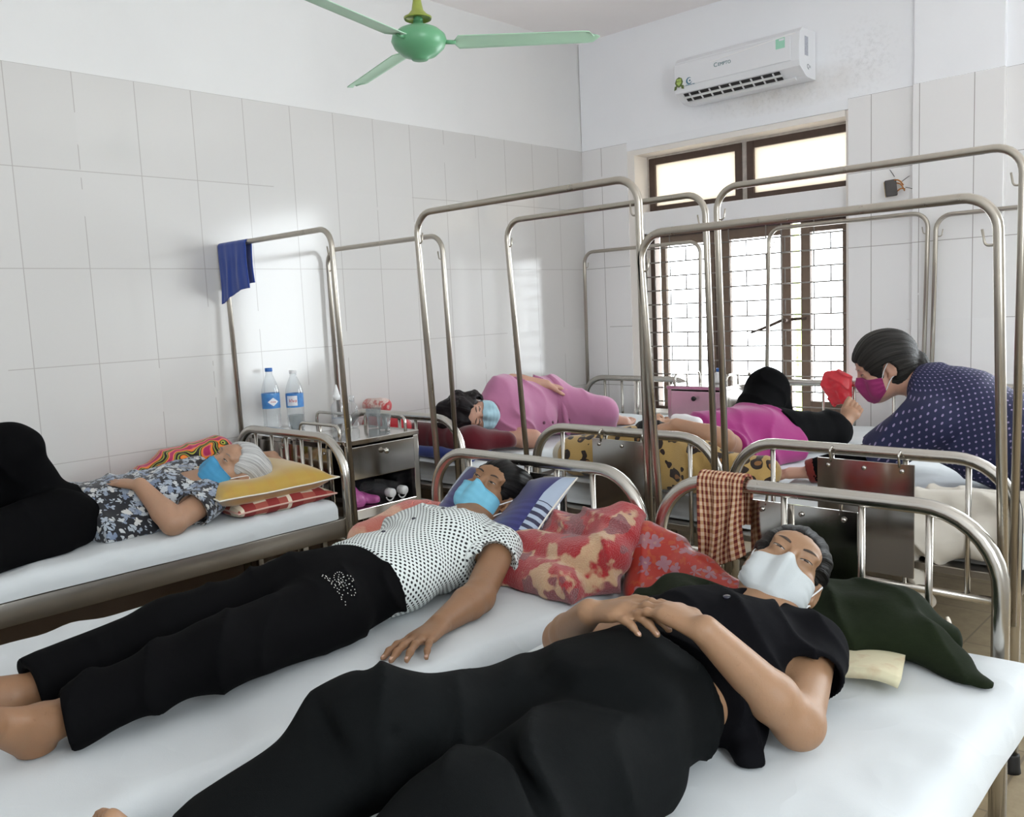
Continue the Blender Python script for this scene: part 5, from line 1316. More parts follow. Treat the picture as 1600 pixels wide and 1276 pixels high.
# --- nearest bed
M_REDFL = floral_mat('red_floral_cloth', (.34, .018, .008), [(.24, .085, .12), (.30, .14, .17), (.28, .11, .12)], 22, .50, petal_n=5., leaf=(.36, .05, .012), centre=(.34, .18, .16))
M_REDFL.node_tree.nodes['Principled BSDF'].inputs['Roughness'].default_value = .32
heap('cushion', 'shiny red floral cushion leaning on the headboard beside the white mask', 'cushion',
     [((2.47, -2.93, .63), (2.56, -2.90, .645), .055, .06, .9), ((2.45, -2.885, .70), (2.62, -2.90, .69), .062, .055, .9), ((2.445, -2.86, .75), (2.52, -2.87, .735), .042, .045, 1), ((2.62, -2.90, .68), (2.75, -2.91, .655), .055, .04, .9), ((2.50, -2.97, .62), (2.70, -2.97, .62), .04, .04, .9)],
       .612, M_REDFL, (.8, .5, .3), vox=.006, amp=.005, freq=52, big=.006, seed=81, k=.05)
M_KNIT = cloth_mat('dark_green_knit', (.0075, .0125, .004), 1, .0, .25, 420, 20)
jk = heap('cardigan', 'dark green knitted cardigan spread under the head, one sleeve toward the bed edge', 'cardigan',
     [((2.98, -2.93, .655), (3.10, -2.90, .66), .07, .065, .8), ((2.66, -3.05, .675), (2.74, -3.12, .685), .045, .045, 1), ((2.86, -2.90, .645), (3.12, -2.83, .66), .075, .06, .85), ((3.00, -3.02, .635), (3.20, -2.92, .64), .055, .05, .85), ((3.12, -2.83, .65), (3.20, -2.82, .62), .06, .045, .8), ((3.16, -2.93, .632), (3.26, -2.95, .615), .050, .04, .7), ((3.26, -2.95, .612), (3.335, -2.985, .603), .042, .034, .5),
      ((2.60, -3.06, .625), (2.74, -3.10, .65), .05, .05, .9), ((2.74, -3.04, .64), (2.88, -2.96, .64), .06, .06, .9), ((2.66, -3.03, .655), (2.76, -3.05, .665), .04, .045, 1), ((2.94, -3.15, .62), (2.99, -3.05, .625), .05, .05, .8)],
     .588, M_KNIT, (.6, .8, .2), vox=.0062, amp=.009, freq=55, big=.008, seed=91, k=.03)
jk.location = jk.location+Vector((.010, -.040, .023)); OFF[jk] = np.array(jk.location)
for (x, y, z, M_) in ((3.215, -2.815, .66, (1, .2, .4)),):
    mesh('button', *join(lathe([(.0001, .004), (.006, .0035), (.009, .0045), (.0105, .003), (.0105, -.001), (.0001, -.002)], 18, (x, y, z), M=frame_z(M_))), plain('ivory_button', (.68, .60, .50), .4), jk)
def page_mat():
    m, nt, b, L = _new('stained_cream_pad'); v = coord(nt); n = noise(nt, v, 14, 4); n2 = noise(nt, v, 60, 3)
    c = ramp(nt, n, [(.3, (.62, .58, .40)), (.55, (.66, .60, .42)), (.72, (.52, .36, .22)), (.85, (.46, .22, .18))]); L.new(mixc(nt, math_(nt, 'MULTIPLY', n2, .25), c, (.40, .40, .26)), b.inputs['Base Color']); b.inputs['Roughness'].default_value = .9; return m
Pg = np.zeros((24, 20, 3)); 
for i in range(24):
    for j in range(20):
        u, w = i/23, j/19; Pg[i, j] = A3(2.985, -3.205, .628)+A3(.245, .045, 0)*u+A3(-.06, .22, 0)*w+A3(0, 0, .020*math.sin(u*2.6)*(1-w)+.005*math.sin(u*9)*(1-w))
tag(mesh('pad', *slab(Pg, .022), page_mat(), loc=(3.07, -3.07, .59)), 'thin stained cream pad under the green cardigan near the elbow', 'pad')
# towel over the rail of the nearest headboard
def check_mat():
    m, nt, b, L = _new('checked_terry_towel'); v = coord(nt, 'pat'); s_ = nt.nodes.new('ShaderNodeSeparateXYZ'); L.new(v, s_.inputs[0])
    def band(c, p, w, o=0): return math_(nt, 'LESS_THAN', math_(nt, 'FRACT', math_(nt, 'ADD', math_(nt, 'DIVIDE', c, p), o)), w)
    a = band(s_.outputs[0], .0175, .5); b2 = band(s_.outputs[1], .0165, .5)
    c = mixc(nt, b2, (.32, .125, .065), (.47, .28, .15)); c = mixc(nt, math_(nt, 'MULTIPLY', a, b2), c, (.13, .018, .014)); c = mixc(nt, math_(nt, 'MULTIPLY', math_(nt, 'SUBTRACT', 1, a), math_(nt, 'SUBTRACT', 1, b2)), c, (.62, .45, .32))
    L.new(c, b.inputs['Base Color']); b.inputs['Roughness'].default_value = 1; bump(nt, b, noise(nt, v, 500, 2), .5, .003); return m
def towel(name, label, xs, y, z, r, lf, lb, mat, th, wave, seed, taper=0, cat='towel', tilt=0):
    """cloth hung over a rail along x at (y,z): lf hangs toward the camera, lb behind"""
    s_ = np.concatenate([np.linspace(-lb, 0, 26), np.linspace(0, PI*r, 12)[1:], PI*r+np.linspace(0, lf, 34)[1:]]); nu = 40; uu = np.linspace(0, 1, nu)
    P = np.zeros((nu, len(s_), 3)); pat = np.zeros((nu, len(s_), 3))
    for j, q in enumerate(s_):
        if q <= 0: yy, zz, d = y+r, z+q, -q
        elif q < PI*r: yy, zz, d = y+r*math.cos(q/r), z+r*math.sin(q/r), 0
        else: yy, zz, d = y-r, z-(q-PI*r), q-PI*r
        for i, u in enumerate(uu):
            side = 1 if q > PI*r/2 else -1
            w = xs[0]+(xs[1]-xs[0])*(u+taper*d*(.5-u)*2)
            amp = wave*min(1, .25+d*7)
            fold = math.sin(u*15+seed+d*3)+.5*math.sin(u*31+2*seed-d*5)
            hem = .035*math.sin(u*2.6+seed)*min(1, d*8)
            P[i, j] = (w+.010*math.sin(d*14+u*4)*min(1, d*6)+tilt*d, yy-side*(amp*fold+.5*amp), zz-hem*(1 if q > PI*r else .4)); pat[i, j] = (u*(xs[1]-xs[0])*1.5, q, 0)
    V, F = slab(P, th); pt = pat.reshape(-1, 3)
    o = mesh(name, V, F, mat, loc=(sum(xs)/2, y, z), attrs={'pat': np.concatenate([pt, pt])}); return tag(o, label, cat)
towel('towel', 'brown checked terry towel hung over the nearest headboard rail', (2.578, 2.712), HY1, .915, .026, .20, .12, check_mat(), .006, .009, 1.0)
def bluemat():
    return cloth_mat('blue_towel_cloth', (.022, .055, .27), .95, .3, .12, 420, 20)
towel('towel', 'blue cloth hung over the drip frame near the tiled wall', (.020, .262), -2.756, 1.751, .016, .235, .19, bluemat(), .005, .003, 2.2)
# --- far corner bed
M_PLUSH = cloth_mat('dark_red_plush', (.085, .003, .009), .9, .3, .25, 300, 10)
heap('blanket', 'dark red plush blanket rolled under the curly-haired head', 'blanket',
     [((.42, -1.96, .765), (.78, -1.93, .765), .085, .09, 1), ((.78, -1.93, .77), (.86, -1.78, .755), .08, .06, 1), ((.45, -1.80, .75), (.75, -1.79, .76), .07, .075, .9)], .73, M_PLUSH, (.9, .3, .3), vox=.0075, amp=.007, freq=40, big=.01, seed=101, k=.04)
M_BLUEFL = cloth_mat('blue_folded_cloth', (.015, .035, .20), .9, .3, .3, 400, 14)
heap('cushion', 'blue folded cloth at the head of the far bed, under the dark red blanket', 'cushion', [((.40, -2.03, .715), (.86, -2.03, .715), .035, .035, 1), ((.40, -1.9, .712), (.84, -1.88, .712), .03, .03, 1)], .692, M_BLUEFL, (1, 0, 0), vox=.008, amp=.004, seed=103)
M_REDBAG = plain('red_plastic_film', (.60, .030, .045), .16, var=.3, scale=20, bstr=.6, bscale=22, bdist=.01)
heap('plastic_bag', 'full red plastic bag against the wall behind the far headboard rail', 'bag', [((.14, -2.0, .82), (.20, -2.0, .82), .075, .06, 1), ((.12, -2.0, .79), (.28, -2.0, .80), .085, .085, 1), ((.28, -2.0, .80), (.40, -1.99, .79), .08, .06, 1)], .695, M_REDBAG, (.7, .2, .7), vox=.0075, amp=.006, freq=60, seed=105)
M_ROSE = fleece_mat('rose_print_fleece', [(.60, .05, .06), (.70, .50, .45), (.62, .20, .18), (.72, .62, .56), (.62, .15, .15)], 14, 6)
heap('towel', 'rolled towel with rose print resting above the red bag by the wall', 'towel', [((.075, -2.0, .925), (.20, -2.0, .93), .042, .042, 1)], None, M_ROSE, (1, 0, 0), vox=.006, amp=.003, seed=107)
# --- bed with the leopard blanket
def leopard_mat():
    m, nt, b, L = _new('leopard_print_fleece'); v = coord(nt); nz = noise(nt, v, 13, 2, out='Color')
    mp = nt.nodes.new('ShaderNodeVectorMath'); mp.operation = 'MULTIPLY_ADD'; L.new(nz, mp.inputs[0]); mp.inputs[1].default_value = (.035, .035, .035); L.new(v, mp.inputs[2])
    vo = N(nt, 'ShaderNodeTexVoronoi', Scale=17); vo.inputs['Randomness'].default_value = .65; L.new(mp.outputs[0], vo.inputs['Vector'])
    d = vo.outputs['Distance']; n = noise(nt, v, 26, 1)
    ring = math_(nt, 'LESS_THAN', math_(nt, 'ABSOLUTE', math_(nt, 'SUBTRACT', d, .30)), math_(nt, 'MULTIPLY', math_(nt, 'SUBTRACT', n, .24), .46, clamp=True))
    c = mixc(nt, math_(nt, 'LESS_THAN', d, .26), (.46, .30, .10), (.27, .12, .035)); c = mixc(nt, ring, c, (.020, .009, .006))
    L.new(c, b.inputs['Base Color']); b.inputs['Roughness'].default_value = 1; b.inputs['Sheen Weight'].default_value = .3; bump(nt, b, noise(nt, v, 260, 2), .4, .003); return m
M_LEO = leopard_mat()
lb = heap('blanket', 'leopard-print blanket heaped at the head of the bed, behind the panel', 'blanket',
     [((1.52, -2.03, .775), (1.80, -2.02, .815), .085, .095, 1), ((1.80, -2.02, .815), (2.10, -2.03, .795), .10, .09, 1), ((2.10, -2.05, .785), (2.235, -2.02, .78), .085, .06, 1), ((1.70, -2.04, .74), (2.15, -2.04, .74), .075, .075, 1), ((2.22, -1.98, .78), (2.34, -1.97, .775), .055, .055, 1), ((2.26, -2.03, .76), (2.33, -2.02, .75), .045, .04, 1)],
     .692, M_LEO, (.85, .3, .4), vox=.0068, amp=.006, freq=44, big=.007, seed=111, k=.03)
M_CREAMC = cloth_mat('cream_bundle_cloth', (.66, .62, .52), .9, .2, .08, 500, 16)
heap('pillow', 'cream pillow end sticking out left of the leopard blanket', 'pillow', [((1.455, -2.0, .775), (1.50, -1.86, .77), .07, .065, 1)], .692, M_CREAMC, (.3, 1, 0), vox=.0075, amp=.004, seed=113)
heap('cloth', 'white crumpled cloth between leopard blanket and magenta top', 'cloth', [((1.88, -1.83, .925), (1.98, -1.84, .915), .03, .035, 1)], None, plain('white_cotton', (.74, .74, .76), .9), (1, .2, 0), vox=.006, amp=.005, seed=115)
# --- bed of the visitor
M_WHITEC = cloth_mat('off_white_cover_cloth', (.62, .585, .52), .9, .15, .05, 500, 14)
bn = heap('cover', 'off-white cover bundled at the head of the far right bed, a tail hanging down', 'cover',
     [((2.86, -2.03, .735), (3.12, -2.0, .735), .055, .06, 1), ((2.86, -2.08, .66), (2.98, -2.095, .635), .060, .055, 1), ((2.98, -2.095, .64), (3.10, -2.085, .66), .055, .055, 1), ((2.90, -1.90, .74), (3.15, -1.88, .735), .05, .055, .8), ((3.10, -2.07, .68), (3.14, -2.0, .70), .06, .06, 1),
      ((2.87, -2.10, .62), (2.91, -2.108, .53), .036, .022, 1), ((2.91, -2.108, .53), (2.925, -2.108, .49), .018, .014, 1), ((2.925, -2.108, .488), (2.950, -2.106, .452), .014, .018, 1)],
     None, M_WHITEC, (.7, .3, .6), vox=.0068, amp=.009, freq=50, big=.006, seed=121, k=.03)
# red bag knotted on the far footboard
heap('plastic_bag', 'bright red plastic bag knotted on the footboard rail near the window', 'bag',
     [((1.80, -.16, .93), (1.885, -.16, .93), .040, .040, 1), ((1.83, -.165, .96), (1.86, -.165, .965), .030, .03, 1), ((1.80, -.16, .90), (1.845, -.165, .825), .038, .026, 1), ((1.87, -.16, .90), (1.885, -.16, .85), .045, .035, 1), ((1.805, -.16, .955), (1.79, -.16, .965), .018, .012, 1), ((1.885, -.16, .955), (1.90, -.16, .950), .018, .010, 1)],
     None, M_REDBAG, (.6, .2, .8), vox=.005, amp=.010, freq=110, seed=125, k=.02)
# ------------------------------------------------------------------ cabinets, bottles, air conditioner, fan and small things
def clear_mat(name, tint, rough=.05):
    m, nt, b, L = _new(name)
    tr = N(nt, 'ShaderNodeBsdfTransparent'); tr.inputs[0].default_value = (*tint, 1); gl = N(nt, 'ShaderNodeBsdfGlossy', Roughness=rough)
    df = N(nt, 'ShaderNodeBsdfDiffuse'); df.inputs[0].default_value = (.80, .82, .84, 1)
    lw = N(nt, 'ShaderNodeLayerWeight', Blend=.35); mx = nt.nodes.new('ShaderNodeMixShader'); L.new(math_(nt, 'MULTIPLY', lw.outputs['Facing'], .55), mx.inputs[0]); L.new(tr.outputs[0], mx.inputs[1]); L.new(gl.outputs[0], mx.inputs[2])
    m2 = nt.nodes.new('ShaderNodeMixShader'); m2.inputs[0].default_value = .06; L.new(mx.outputs[0], m2.inputs[1]); L.new(df.outputs[0], m2.inputs[2]); L.new(m2.outputs[0], nt.nodes['Material Output'].inputs[0]); return m
M_PET = clear_mat('clear_plastic_bottle', (.95, .97, .98))
M_CUP = clear_mat('cloudy_plastic_cup', (.82, .85, .86), .2)
M_WHITEP = plain('white_plastic', (.76, .77, .78), .35, var=.02)
M_BLUEP = plain('blue_plastic', (.02, .13, .45), .35)
def text(body, size, M, mat, parent, name='lettering', depth=.0006, align='CENTER', shear=0, offset=0):
    cu = bpy.data.curves.new('t', 'FONT'); cu.body = body; cu.size = size; cu.align_x = align; cu.align_y = 'CENTER'; cu.extrude = depth; cu.shear = shear; cu.offset = offset; cu.resolution_u = 3
    o = bpy.data.objects.new('t', cu); COL.objects.link(o); dg = bpy.context.evaluated_depsgraph_get(); me = bpy.data.meshes.new_from_object(o.evaluated_get(dg))
    V = np.array([v.co[:] for v in me.vertices]); F = [list(p.vertices) for p in me.polygons]; bpy.data.objects.remove(o); bpy.data.meshes.remove(me); bpy.data.curves.remove(cu)
    if callable(M): V = M(V)
    else: V = V@np.array(M)[:3, :3].T+np.array(M)[:3, 3]
    return mesh(name, V, F, mat, parent, smooth=False)
def M34(x, y, z, o):
    m = np.eye(4); m[:3, 0] = x; m[:3, 1] = y; m[:3, 2] = z; m[:3, 3] = o; return m
def cabinet(x0, x1, y0, y1, label, face='x', zt=.895, rails=True, drawer=M_SHEET, rail_sides=(0, 1)):
    t = thing('bedside_cabinet', ((x0+x1)/2, (y0+y1)/2, 0), label, 'cabinet')
    th = .012
    bt = bx((x0-.004, y0-.004, zt-.022), (x1+.004, y1+.004, zt), .003); mesh('top', *bt, M_SHEET, t, smooth=False)
    posts = [bx((x-.014, y-.014, .03), (x+.014, y+.014, zt-.02), .003) for x in (x0+.014, x1-.014) for y in (y0+.014, y1-.014)]
    for p_ in posts: mesh('leg', *p_, M_STEEL, t, smooth=False)
    for x in (x0+.014, x1-.014):
        for y in (y0+.014, y1-.014): mesh('rubber_foot', *lathe([(.02, 0), (.019, .03)], 12, (x, y, .0)), M_RUB, t)
    zs, zd = .585, .715
    mesh('shelf', *bx((x0+.005, y0+.005, zs-.045), (x1-.002, y1-.005, zs), .003), M_SHEET, t, smooth=False)
    if face == 'x':
        mesh('side_panel', *bx((x0+.006, y0+.004, zs-.02), (x1-.02, y0+.010, zt-.02)), M_SHEET, t, smooth=False)
        mesh('side_panel', *bx((x0+.006, y1-.010, zs-.02), (x1-.02, y1-.004, zt-.02)), M_SHEET, t, smooth=False)
        mesh('back_panel', *bx((x0+.004, y0+.01, zs-.02), (x0+.010, y1-.01, zt-.02)), M_SHEET, t, smooth=False)
        d = mesh('drawer', *join(bx((x1-.010, y0+.028, zd), (x1+.004, y1-.028, zt-.030), .003), bx((x0+.03, y0+.03, zd), (x1-.01, y1-.03, zd+.005))), drawer, t, smooth=False)
        kc = (x1+.004, (y0+y1)/2, (zd+zt)/2+.02); mesh('knob', *lathe([(.006, 0), (.006, .010), (.012, .016), (.012, .022), (.006, .026), (.0001, .027)], 14, kc, M=frame_z((1, 0, 0))), M_STEEL, d)
    else:
        mesh('side_panel', *bx((x0+.004, y0+.02, zs-.02), (x0+.010, y1-.006, zt-.02)), M_SHEET, t, smooth=False)
        mesh('side_panel', *bx((x1-.010, y0+.02, zs-.02), (x1-.004, y1-.006, zt-.02)), M_SHEET, t, smooth=False)
        mesh('back_panel', *bx((x0+.01, y1-.010, zs-.02), (x1-.01, y1-.004, zt-.02)), M_SHEET, t, smooth=False)
        d = mesh('drawer', *join(bx((x0+.028, y0-.004, zd), (x1-.028, y0+.010, zt-.030), .003), bx((x0+.03, y0+.01, zd), (x1-.03, y1-.03, zd+.005))), drawer, t, smooth=False)
        mesh('knob', *lathe([(.006, 0), (.006, .010), (.014, .016), (.014, .022), (.006, .026), (.0001, .027)], 14, ((x0+x1)/2, y0-.004, (zd+zt)/2+.03), M=frame_z((0, -1, 0))), M_RUB, d)
    if rails:
        for q in rail_sides:
            if face == 'x':
                y = (y0+.02, y1-.02)[q]; pts = [(x0+.04, y, zt-.005), (x0+.04, y, zt+.06), (x1-.06, y, zt+.06), (x1-.06, y, zt-.005)]; mid = [((x0+x1)/2, y, zt-.005), ((x0+x1)/2, y, zt+.06)]
            else:
                x = (x0+.02, x1-.02)[q]; pts = [(x, y0+.05, zt-.005), (x, y0+.05, zt+.06), (x, y1-.04, zt+.06), (x, y1-.04, zt-.005)]; mid = [(x, (y0+y1)/2, zt-.005), (x, (y0+y1)/2, zt+.06)]
            mesh('guard_rail', *join(tube(fillet(pts, .03, 5), .0075, 8), tube(mid, .006, 8)), M_STEEL, t)
    return t
CAB1 = cabinet(.44, .835, -2.72, -2.32, 'stainless bedside cabinet between the headboards, drawer over an open shelf', 'x', .885)
CAB1b = cabinet(.04, .425, -2.72, -2.32, 'stainless bedside cabinet against the tiled wall holding the labelled water bottles', 'x', .872, rail_sides=(1,))
M_PINKST = plain('pink_tinted_sheet', (.62, .42, .49), .25, .35, var=.05)
CAB2 = cabinet(.972, 1.352, -.50, -.13, 'pinkish stainless cabinet under the window, between the two far footboards', 'y', .915, drawer=M_PINKST)
def bottle(c, h, r, label, cap, lab, group='water bottles on the cabinet by the wall', kind='water'):
    t = thing('water_bottle', c, label, 'bottle', group)
    pr = [(r*.80, 0), (r*.97, .012), (r, .03), (r*.95, h*.16), (r, h*.19), (r*.95, h*.22), (r, h*.25), (r*.96, h*.30), (r, h*.36), (r, h*.62), (r*.98, h*.66), (r*.80, h*.76), (r*.50, h*.86), (r*.38, h*.90), (r*.36, h*.955)]
    mesh('bottle_body', *lathe(pr, 28, c), M_PET, t)
    mesh('cap', *lathe([(r*.40, h*.945), (r*.42, h*.95), (r*.42, h*.995), (r*.38, h)], 20, c), cap, t)
    lb_ = mesh('label_band', *lathe([(r*1.012, h*.375), (r*1.012, h*.61)], 40, c, cap=False), lab, t)
    return t, lb_
def lab_mat(name, side):
    m, nt, b, L = _new(name); v = coord(nt); n = noise(nt, v, 30, 3)
    c = ramp(nt, n, [(.3, (.03, .13, .42)), (.6, (.06, .25, .58)), (.8, (.30, .50, .72))]); L.new(c, b.inputs['Base Color']); b.inputs['Roughness'].default_value = .35; return m
def wrap(c, r, ang0):
    """lays flat lettering around a vertical cylinder"""
    def f(V):
        a = ang0+V[:, 0]/r; rr = r+V[:, 2]
        return np.stack([c[0]+rr*np.cos(a), c[1]+rr*np.sin(a), c[2]+V[:, 1]], 1)
    return f
M_REDINK = plain('red_label_ink', (.50, .02, .04), .4); M_LABW = plain('white_label_print', (.78, .80, .84), .4)
cA = A3(.15, -2.636, .874); bA, lA = bottle(cA, .305, .042, 'water bottle with blue cap and blue label on the cabinet by the wall', M_BLUEP, lab_mat('blue_label', 0))
ang = math.atan2(-4.85-cA[1], 3.8-cA[0])
dia = np.array([[-.026, 0, .0006], [0, -.018, .0006], [.026, 0, .0006], [0, .018, .0006]]); dd = np.concatenate([dia, dia+A3(0, 0, .0006)])
sub = []
g_ = np.linspace(-1, 1, 9); GX, GY = np.meshgrid(g_, g_, indexing='ij'); DP = np.stack([(GX+GY)*.013, (GY-GX)*.010, 0*GX+.0008], -1).reshape(-1, 3)
mesh('label_emblem', wrap(cA+A3(0, 0, .146), .0425, ang+.25)(DP), gridfaces(9, 9), M_LABW, lA)
text('Aviva', .011, wrap(cA+A3(0, 0, .146), .0437, ang+.25), M_REDINK, lA)
cB = A3(.165, -2.515, .874); bB, lB = bottle(cB, .285, .042, 'water bottle with white cap and red script on its label', M_WHITEP, lab_mat('pale_blue_label', 1))
DP2 = np.stack([GX*.026, GY*.024, 0*GX+.0008], -1).reshape(-1, 3); mesh('label_emblem', wrap(cB+A3(0, 0, .140), .0425, ang-.35)(DP2), gridfaces(9, 9), M_LABW, lB)
text('Viva', .024, wrap(cB+A3(0, 0, .140), .0437, ang-.30), M_REDINK, lB, shear=.3)
def saline(c, h, r, label, M=None, group=None):
    t = thing('saline_bottle', c, label, 'bottle', group); M = np.eye(3) if M is None else M
    mesh('bottle_body', *lathe([(r*.85, 0), (r, .01), (r, h*.55), (r*.85, h*.64), (r*.45, h*.72), (r*.42, h*.78)], 22, c, M=M), M_PET, t)
    return t, M
s1, _ = saline((.43+.06, -2.50, .887), .185, .030, 'clear saline bottle with pointed white dropper cap on the cabinet')
mesh('dropper_cap', *lathe([(.016, .138), (.017, .16), (.013, .163), (.012, .175), (.004, .205), (.001, .21)], 16, (.49, -2.50, .887)), M_WHITEP, s1)
mesh('label_band', *lathe([(.0305, .03), (.0305, .055)], 24, (.49, -2.50, .887), cap=False), plain('grey_print', (.35, .36, .38), .5), s1)
s2, _ = saline((.50, -2.425, .887), .165, .028, 'clear saline bottle just behind the dropper bottle')
mesh('cap', *lathe([(.013, .125), (.013, .15), (.011, .152)], 16, (.50, -2.425, .887)), M_PET, s2)
def cup(c, h, r, label):
    o = mesh('cup', *lathe([(r*.72, 0), (r, h), (r*.95, h), (r*.68, .004), (.0001, .004)], 24, c, cap=False), M_CUP, loc=c); tag(o, label, 'cup')
cup((.30, -2.60, .874), .085, .036, 'cloudy plastic cup in front of the water bottles')
cup((.60, -2.38, .887), .09, .036, 'clear plastic cup on the right part of the steel cabinet')
cup((.70, -2.40, .887), .07, .034, 'short plastic cup nearest the cabinet guard rail')
# on the open shelf
M_PINKF = plain('pink_plastic_film', (.50, .12, .36), .3, var=.3, scale=25, bstr=.5, bscale=30, bdist=.008)
heap('plastic_bag', 'pink plastic bag on the open shelf of the steel cabinet', 'bag', [((.60, -2.66, .62), (.78, -2.64, .615), .05, .05, 1), ((.70, -2.60, .61), (.80, -2.55, .605), .04, .03, 1), ((.72, -2.66, .655), (.77, -2.65, .66), .03, .03, 1)], .586, M_PINKF, (.5, .5, .5), vox=.006, amp=.006, freq=70, seed=131, k=.02)
for (y, lab_, dx) in ((-2.475, 'white-capped saline bottle lying on the shelf, left of its pair', 0), (-2.405, 'white-capped saline bottle lying on the shelf, right of its pair', .0)):
    c = A3(.62, y, .622); t, _ = saline(c, .22, .034, lab_, M=frame_z((1, 0, 0)), group='saline bottles lying on the open shelf')
    mesh('cap', *lathe([(.016, .165), (.020, .172), (.020, .205), (.017, .208), (.0001, .208)], 18, c, M=frame_z((1, 0, 0))), M_WHITEP, t)
    mesh('hanger_loop', *tube([c+A3(.19, .022*math.cos(a)-.003, .022*math.sin(a)-.012) for a in np.linspace(-PI*.95, .15*PI, 12)]+[], .003, 6), M_WHITEP, t)
heap('plastic_bag', 'black plastic bag at the back of the open cabinet shelf', 'bag', [((.52, -2.50, .63), (.54, -2.40, .63), .045, .04, 1)], .586, plain('black_plastic_film', (.012, .012, .02), .3), (.5, .5, .5), vox=.007, amp=.006, freq=60, seed=133)
t = thing('medicine_bottle', (1.20, -.30, .917), 'small bottle with blue cap on the pinkish cabinet', 'bottle')
mesh('bottle_body', *lathe([(.024, 0), (.026, .01), (.026, .055), (.014, .068)], 18, (1.20, -.30, .917)), M_WHITEP, t); mesh('cap', *lathe([(.016, .066), (.016, .085), (.014, .087)], 18, (1.20, -.30, .917)), M_BLUEP, t)
# small glass by the far footboard
tag(mesh('jar', *lathe([(.026, 0), (.030, .01), (.030, .09), (.024, .10), (.024, .108)], 18, (1.93, -.21, .692)), M_PET, loc=(1.93, -.21, .692)), 'small clear jar on the mattress under the bright red bag', 'jar')
# pale pot on the floor under the wall bed
tag(mesh('pot', *lathe([(.07, 0), (.085, .02), (.075, .06), (.085, .085), (.10, .11), (.10, .13), (.085, .135), (.085, .30), (.10, .32), (.105, .35), (.09, .36), (.085, .34), (.0001, .34)], 30, (.55, -2.86, 0)), plain('cream_ceramic', (.55, .50, .42), .3), loc=(.55, -2.86, 0)), 'cream stacked pot on the floor beneath the wall bed', 'pot')
# sockets
t = thing('wall_socket', (0, -.812, .945), 'white wall socket on the tiles above the pink patient', 'socket')
mesh('face_plate', *bx((0, -.848, .905), (.010, -.776, .985), .003), M_WHITEP, t, smooth=False)
for dy in (-.012, .012): mesh('socket_hole', *bx((.009, -.812+dy-.004, .922), (.0112, -.812+dy+.004, .934)), M_RUB, t, smooth=False)
t = thing('junction_box', (2.09, -.0, 1.945), 'broken dark socket box hanging from the tiled wall with loose orange wires', 'socket box')
RM = np.array(Matrix.Rotation(-.12, 3, 'Y') @ Matrix.Rotation(.45, 3, 'Z'))
B_ = bx((-.028, -.02, -.042), (.028, .012, .042), .004); mesh('box_body', B_[0]@RM.T+A3(2.085, -.030, 1.945), B_[1], plain('charred_plastic', (.05, .042, .04), .5, var=.4), t, smooth=False)
B_ = bx((-.030, .012, -.040), (.030, .020, .040), .002); mesh('box_rim', B_[0]@RM.T+A3(2.085, -.030, 1.945), B_[1], plain('yellowed_plastic', (.55, .40, .18), .5, var=.3), t, smooth=False)
for k, (p1, p2) in enumerate((((2.10, -.035, 1.985), (2.145, -.02, 1.955)), ((2.112, -.02, 1.97), (2.15, -.015, 1.925)), ((2.105, -.02, 1.92), (2.15, -.012, 1.935)))):
    mesh('wire', *tube(fillet([A3(*p1), (A3(*p1)+A3(*p2))/2+A3(.01, -.02, .012), A3(*p2)], .02, 6), .0035, 7), plain('orange_wire', (.42, .16, .03), .5), t)
for (a, b_) in (((2.095, -.004, 2.005), (2.07, -.004, 2.045)), ((2.15, -.004, 1.945), (2.19, -.004, 1.93)), ((2.13, -.004, 1.975), (2.17, -.004, 2.0))): mesh('wire', *tube([A3(*a), A3(*b_)], .0014, 5), M_RUB, t)
# ---- air conditioner
t = thing('air_conditioner', (1.29, -.10, 2.72), 'white split air conditioner high on the back wall', 'air conditioner')
X0, X1 = .885, 1.665; Zb, Zt_ = 2.588, 2.845
prof = [(.0, Zt_), (-.165, Zt_-.006), (-.192, Zt_-.03), (-.205, Zt_-.10), (-.205, 2.665), (-.196, 2.635), (-.12, Zb+.005), (-.10, Zb), (.0, Zb)]
def extr(pr, xa, xb): return prism([(xa, y, z) for y, z in pr], (1, 0, 0), xb-xa)
mesh('housing', *extr(prof, X0, X1), plain('white_ac_plastic', (.80, .815, .84), .35, var=.01), t, smooth=False)
fp = mesh('front_panel', *bx((X0+.003, -.2115, 2.668), (X1-.045, -.204, Zt_-.045), .004), plain('white_ac_gloss', (.80, .815, .845), .18, var=.01), t, smooth=False)
mesh('trim_line', *prism([(1.13, -.2125, 2.765), (1.62, -.2125, 2.800), (1.65, -.2125, 2.80), (1.65, -.2125, 2.806), (1.62, -.2125, 2.806), (1.13, -.2125, 2.768)], (0, -1, 0), .0006), plain('bright_trim', (.9, .9, .9), .15), fp, smooth=False)
sl0 = A3(0, -.196, 2.634); sdir = nrm(A3(0, .076, -.054)); snor = nrm(A3(0, -.054, -.076))
def on_slope(x, a): return A3(x, 0, 0)+A3(0, -.196, 2.634)+sdir*a
def sbox(xa, xb, a0, a1, h0, h1): return prism([on_slope(xa, a0)+snor*h0, on_slope(xb, a0)+snor*h0, on_slope(xb, a1)+snor*h0, on_slope(xa, a1)+snor*h0], snor, h1-h0)
mesh('air_outlet', *sbox(X0+.05, X1-.12, .008, .070, .0003, .0012), plain('outlet_shadow_plastic', (.02, .018, .018), .6), t, smooth=False)
for q in (.036, ): mesh('louver', *sbox(X0+.045, X1-.115, q-.006, q+.004, .001, .010), M_WHITEP, t, smooth=False)
for x in np.linspace(X0+.09, X1-.16, 9): mesh('vane', *sbox(x-.004, x+.004, .010, .068, .001, .006), M_WHITEP, t, smooth=False)
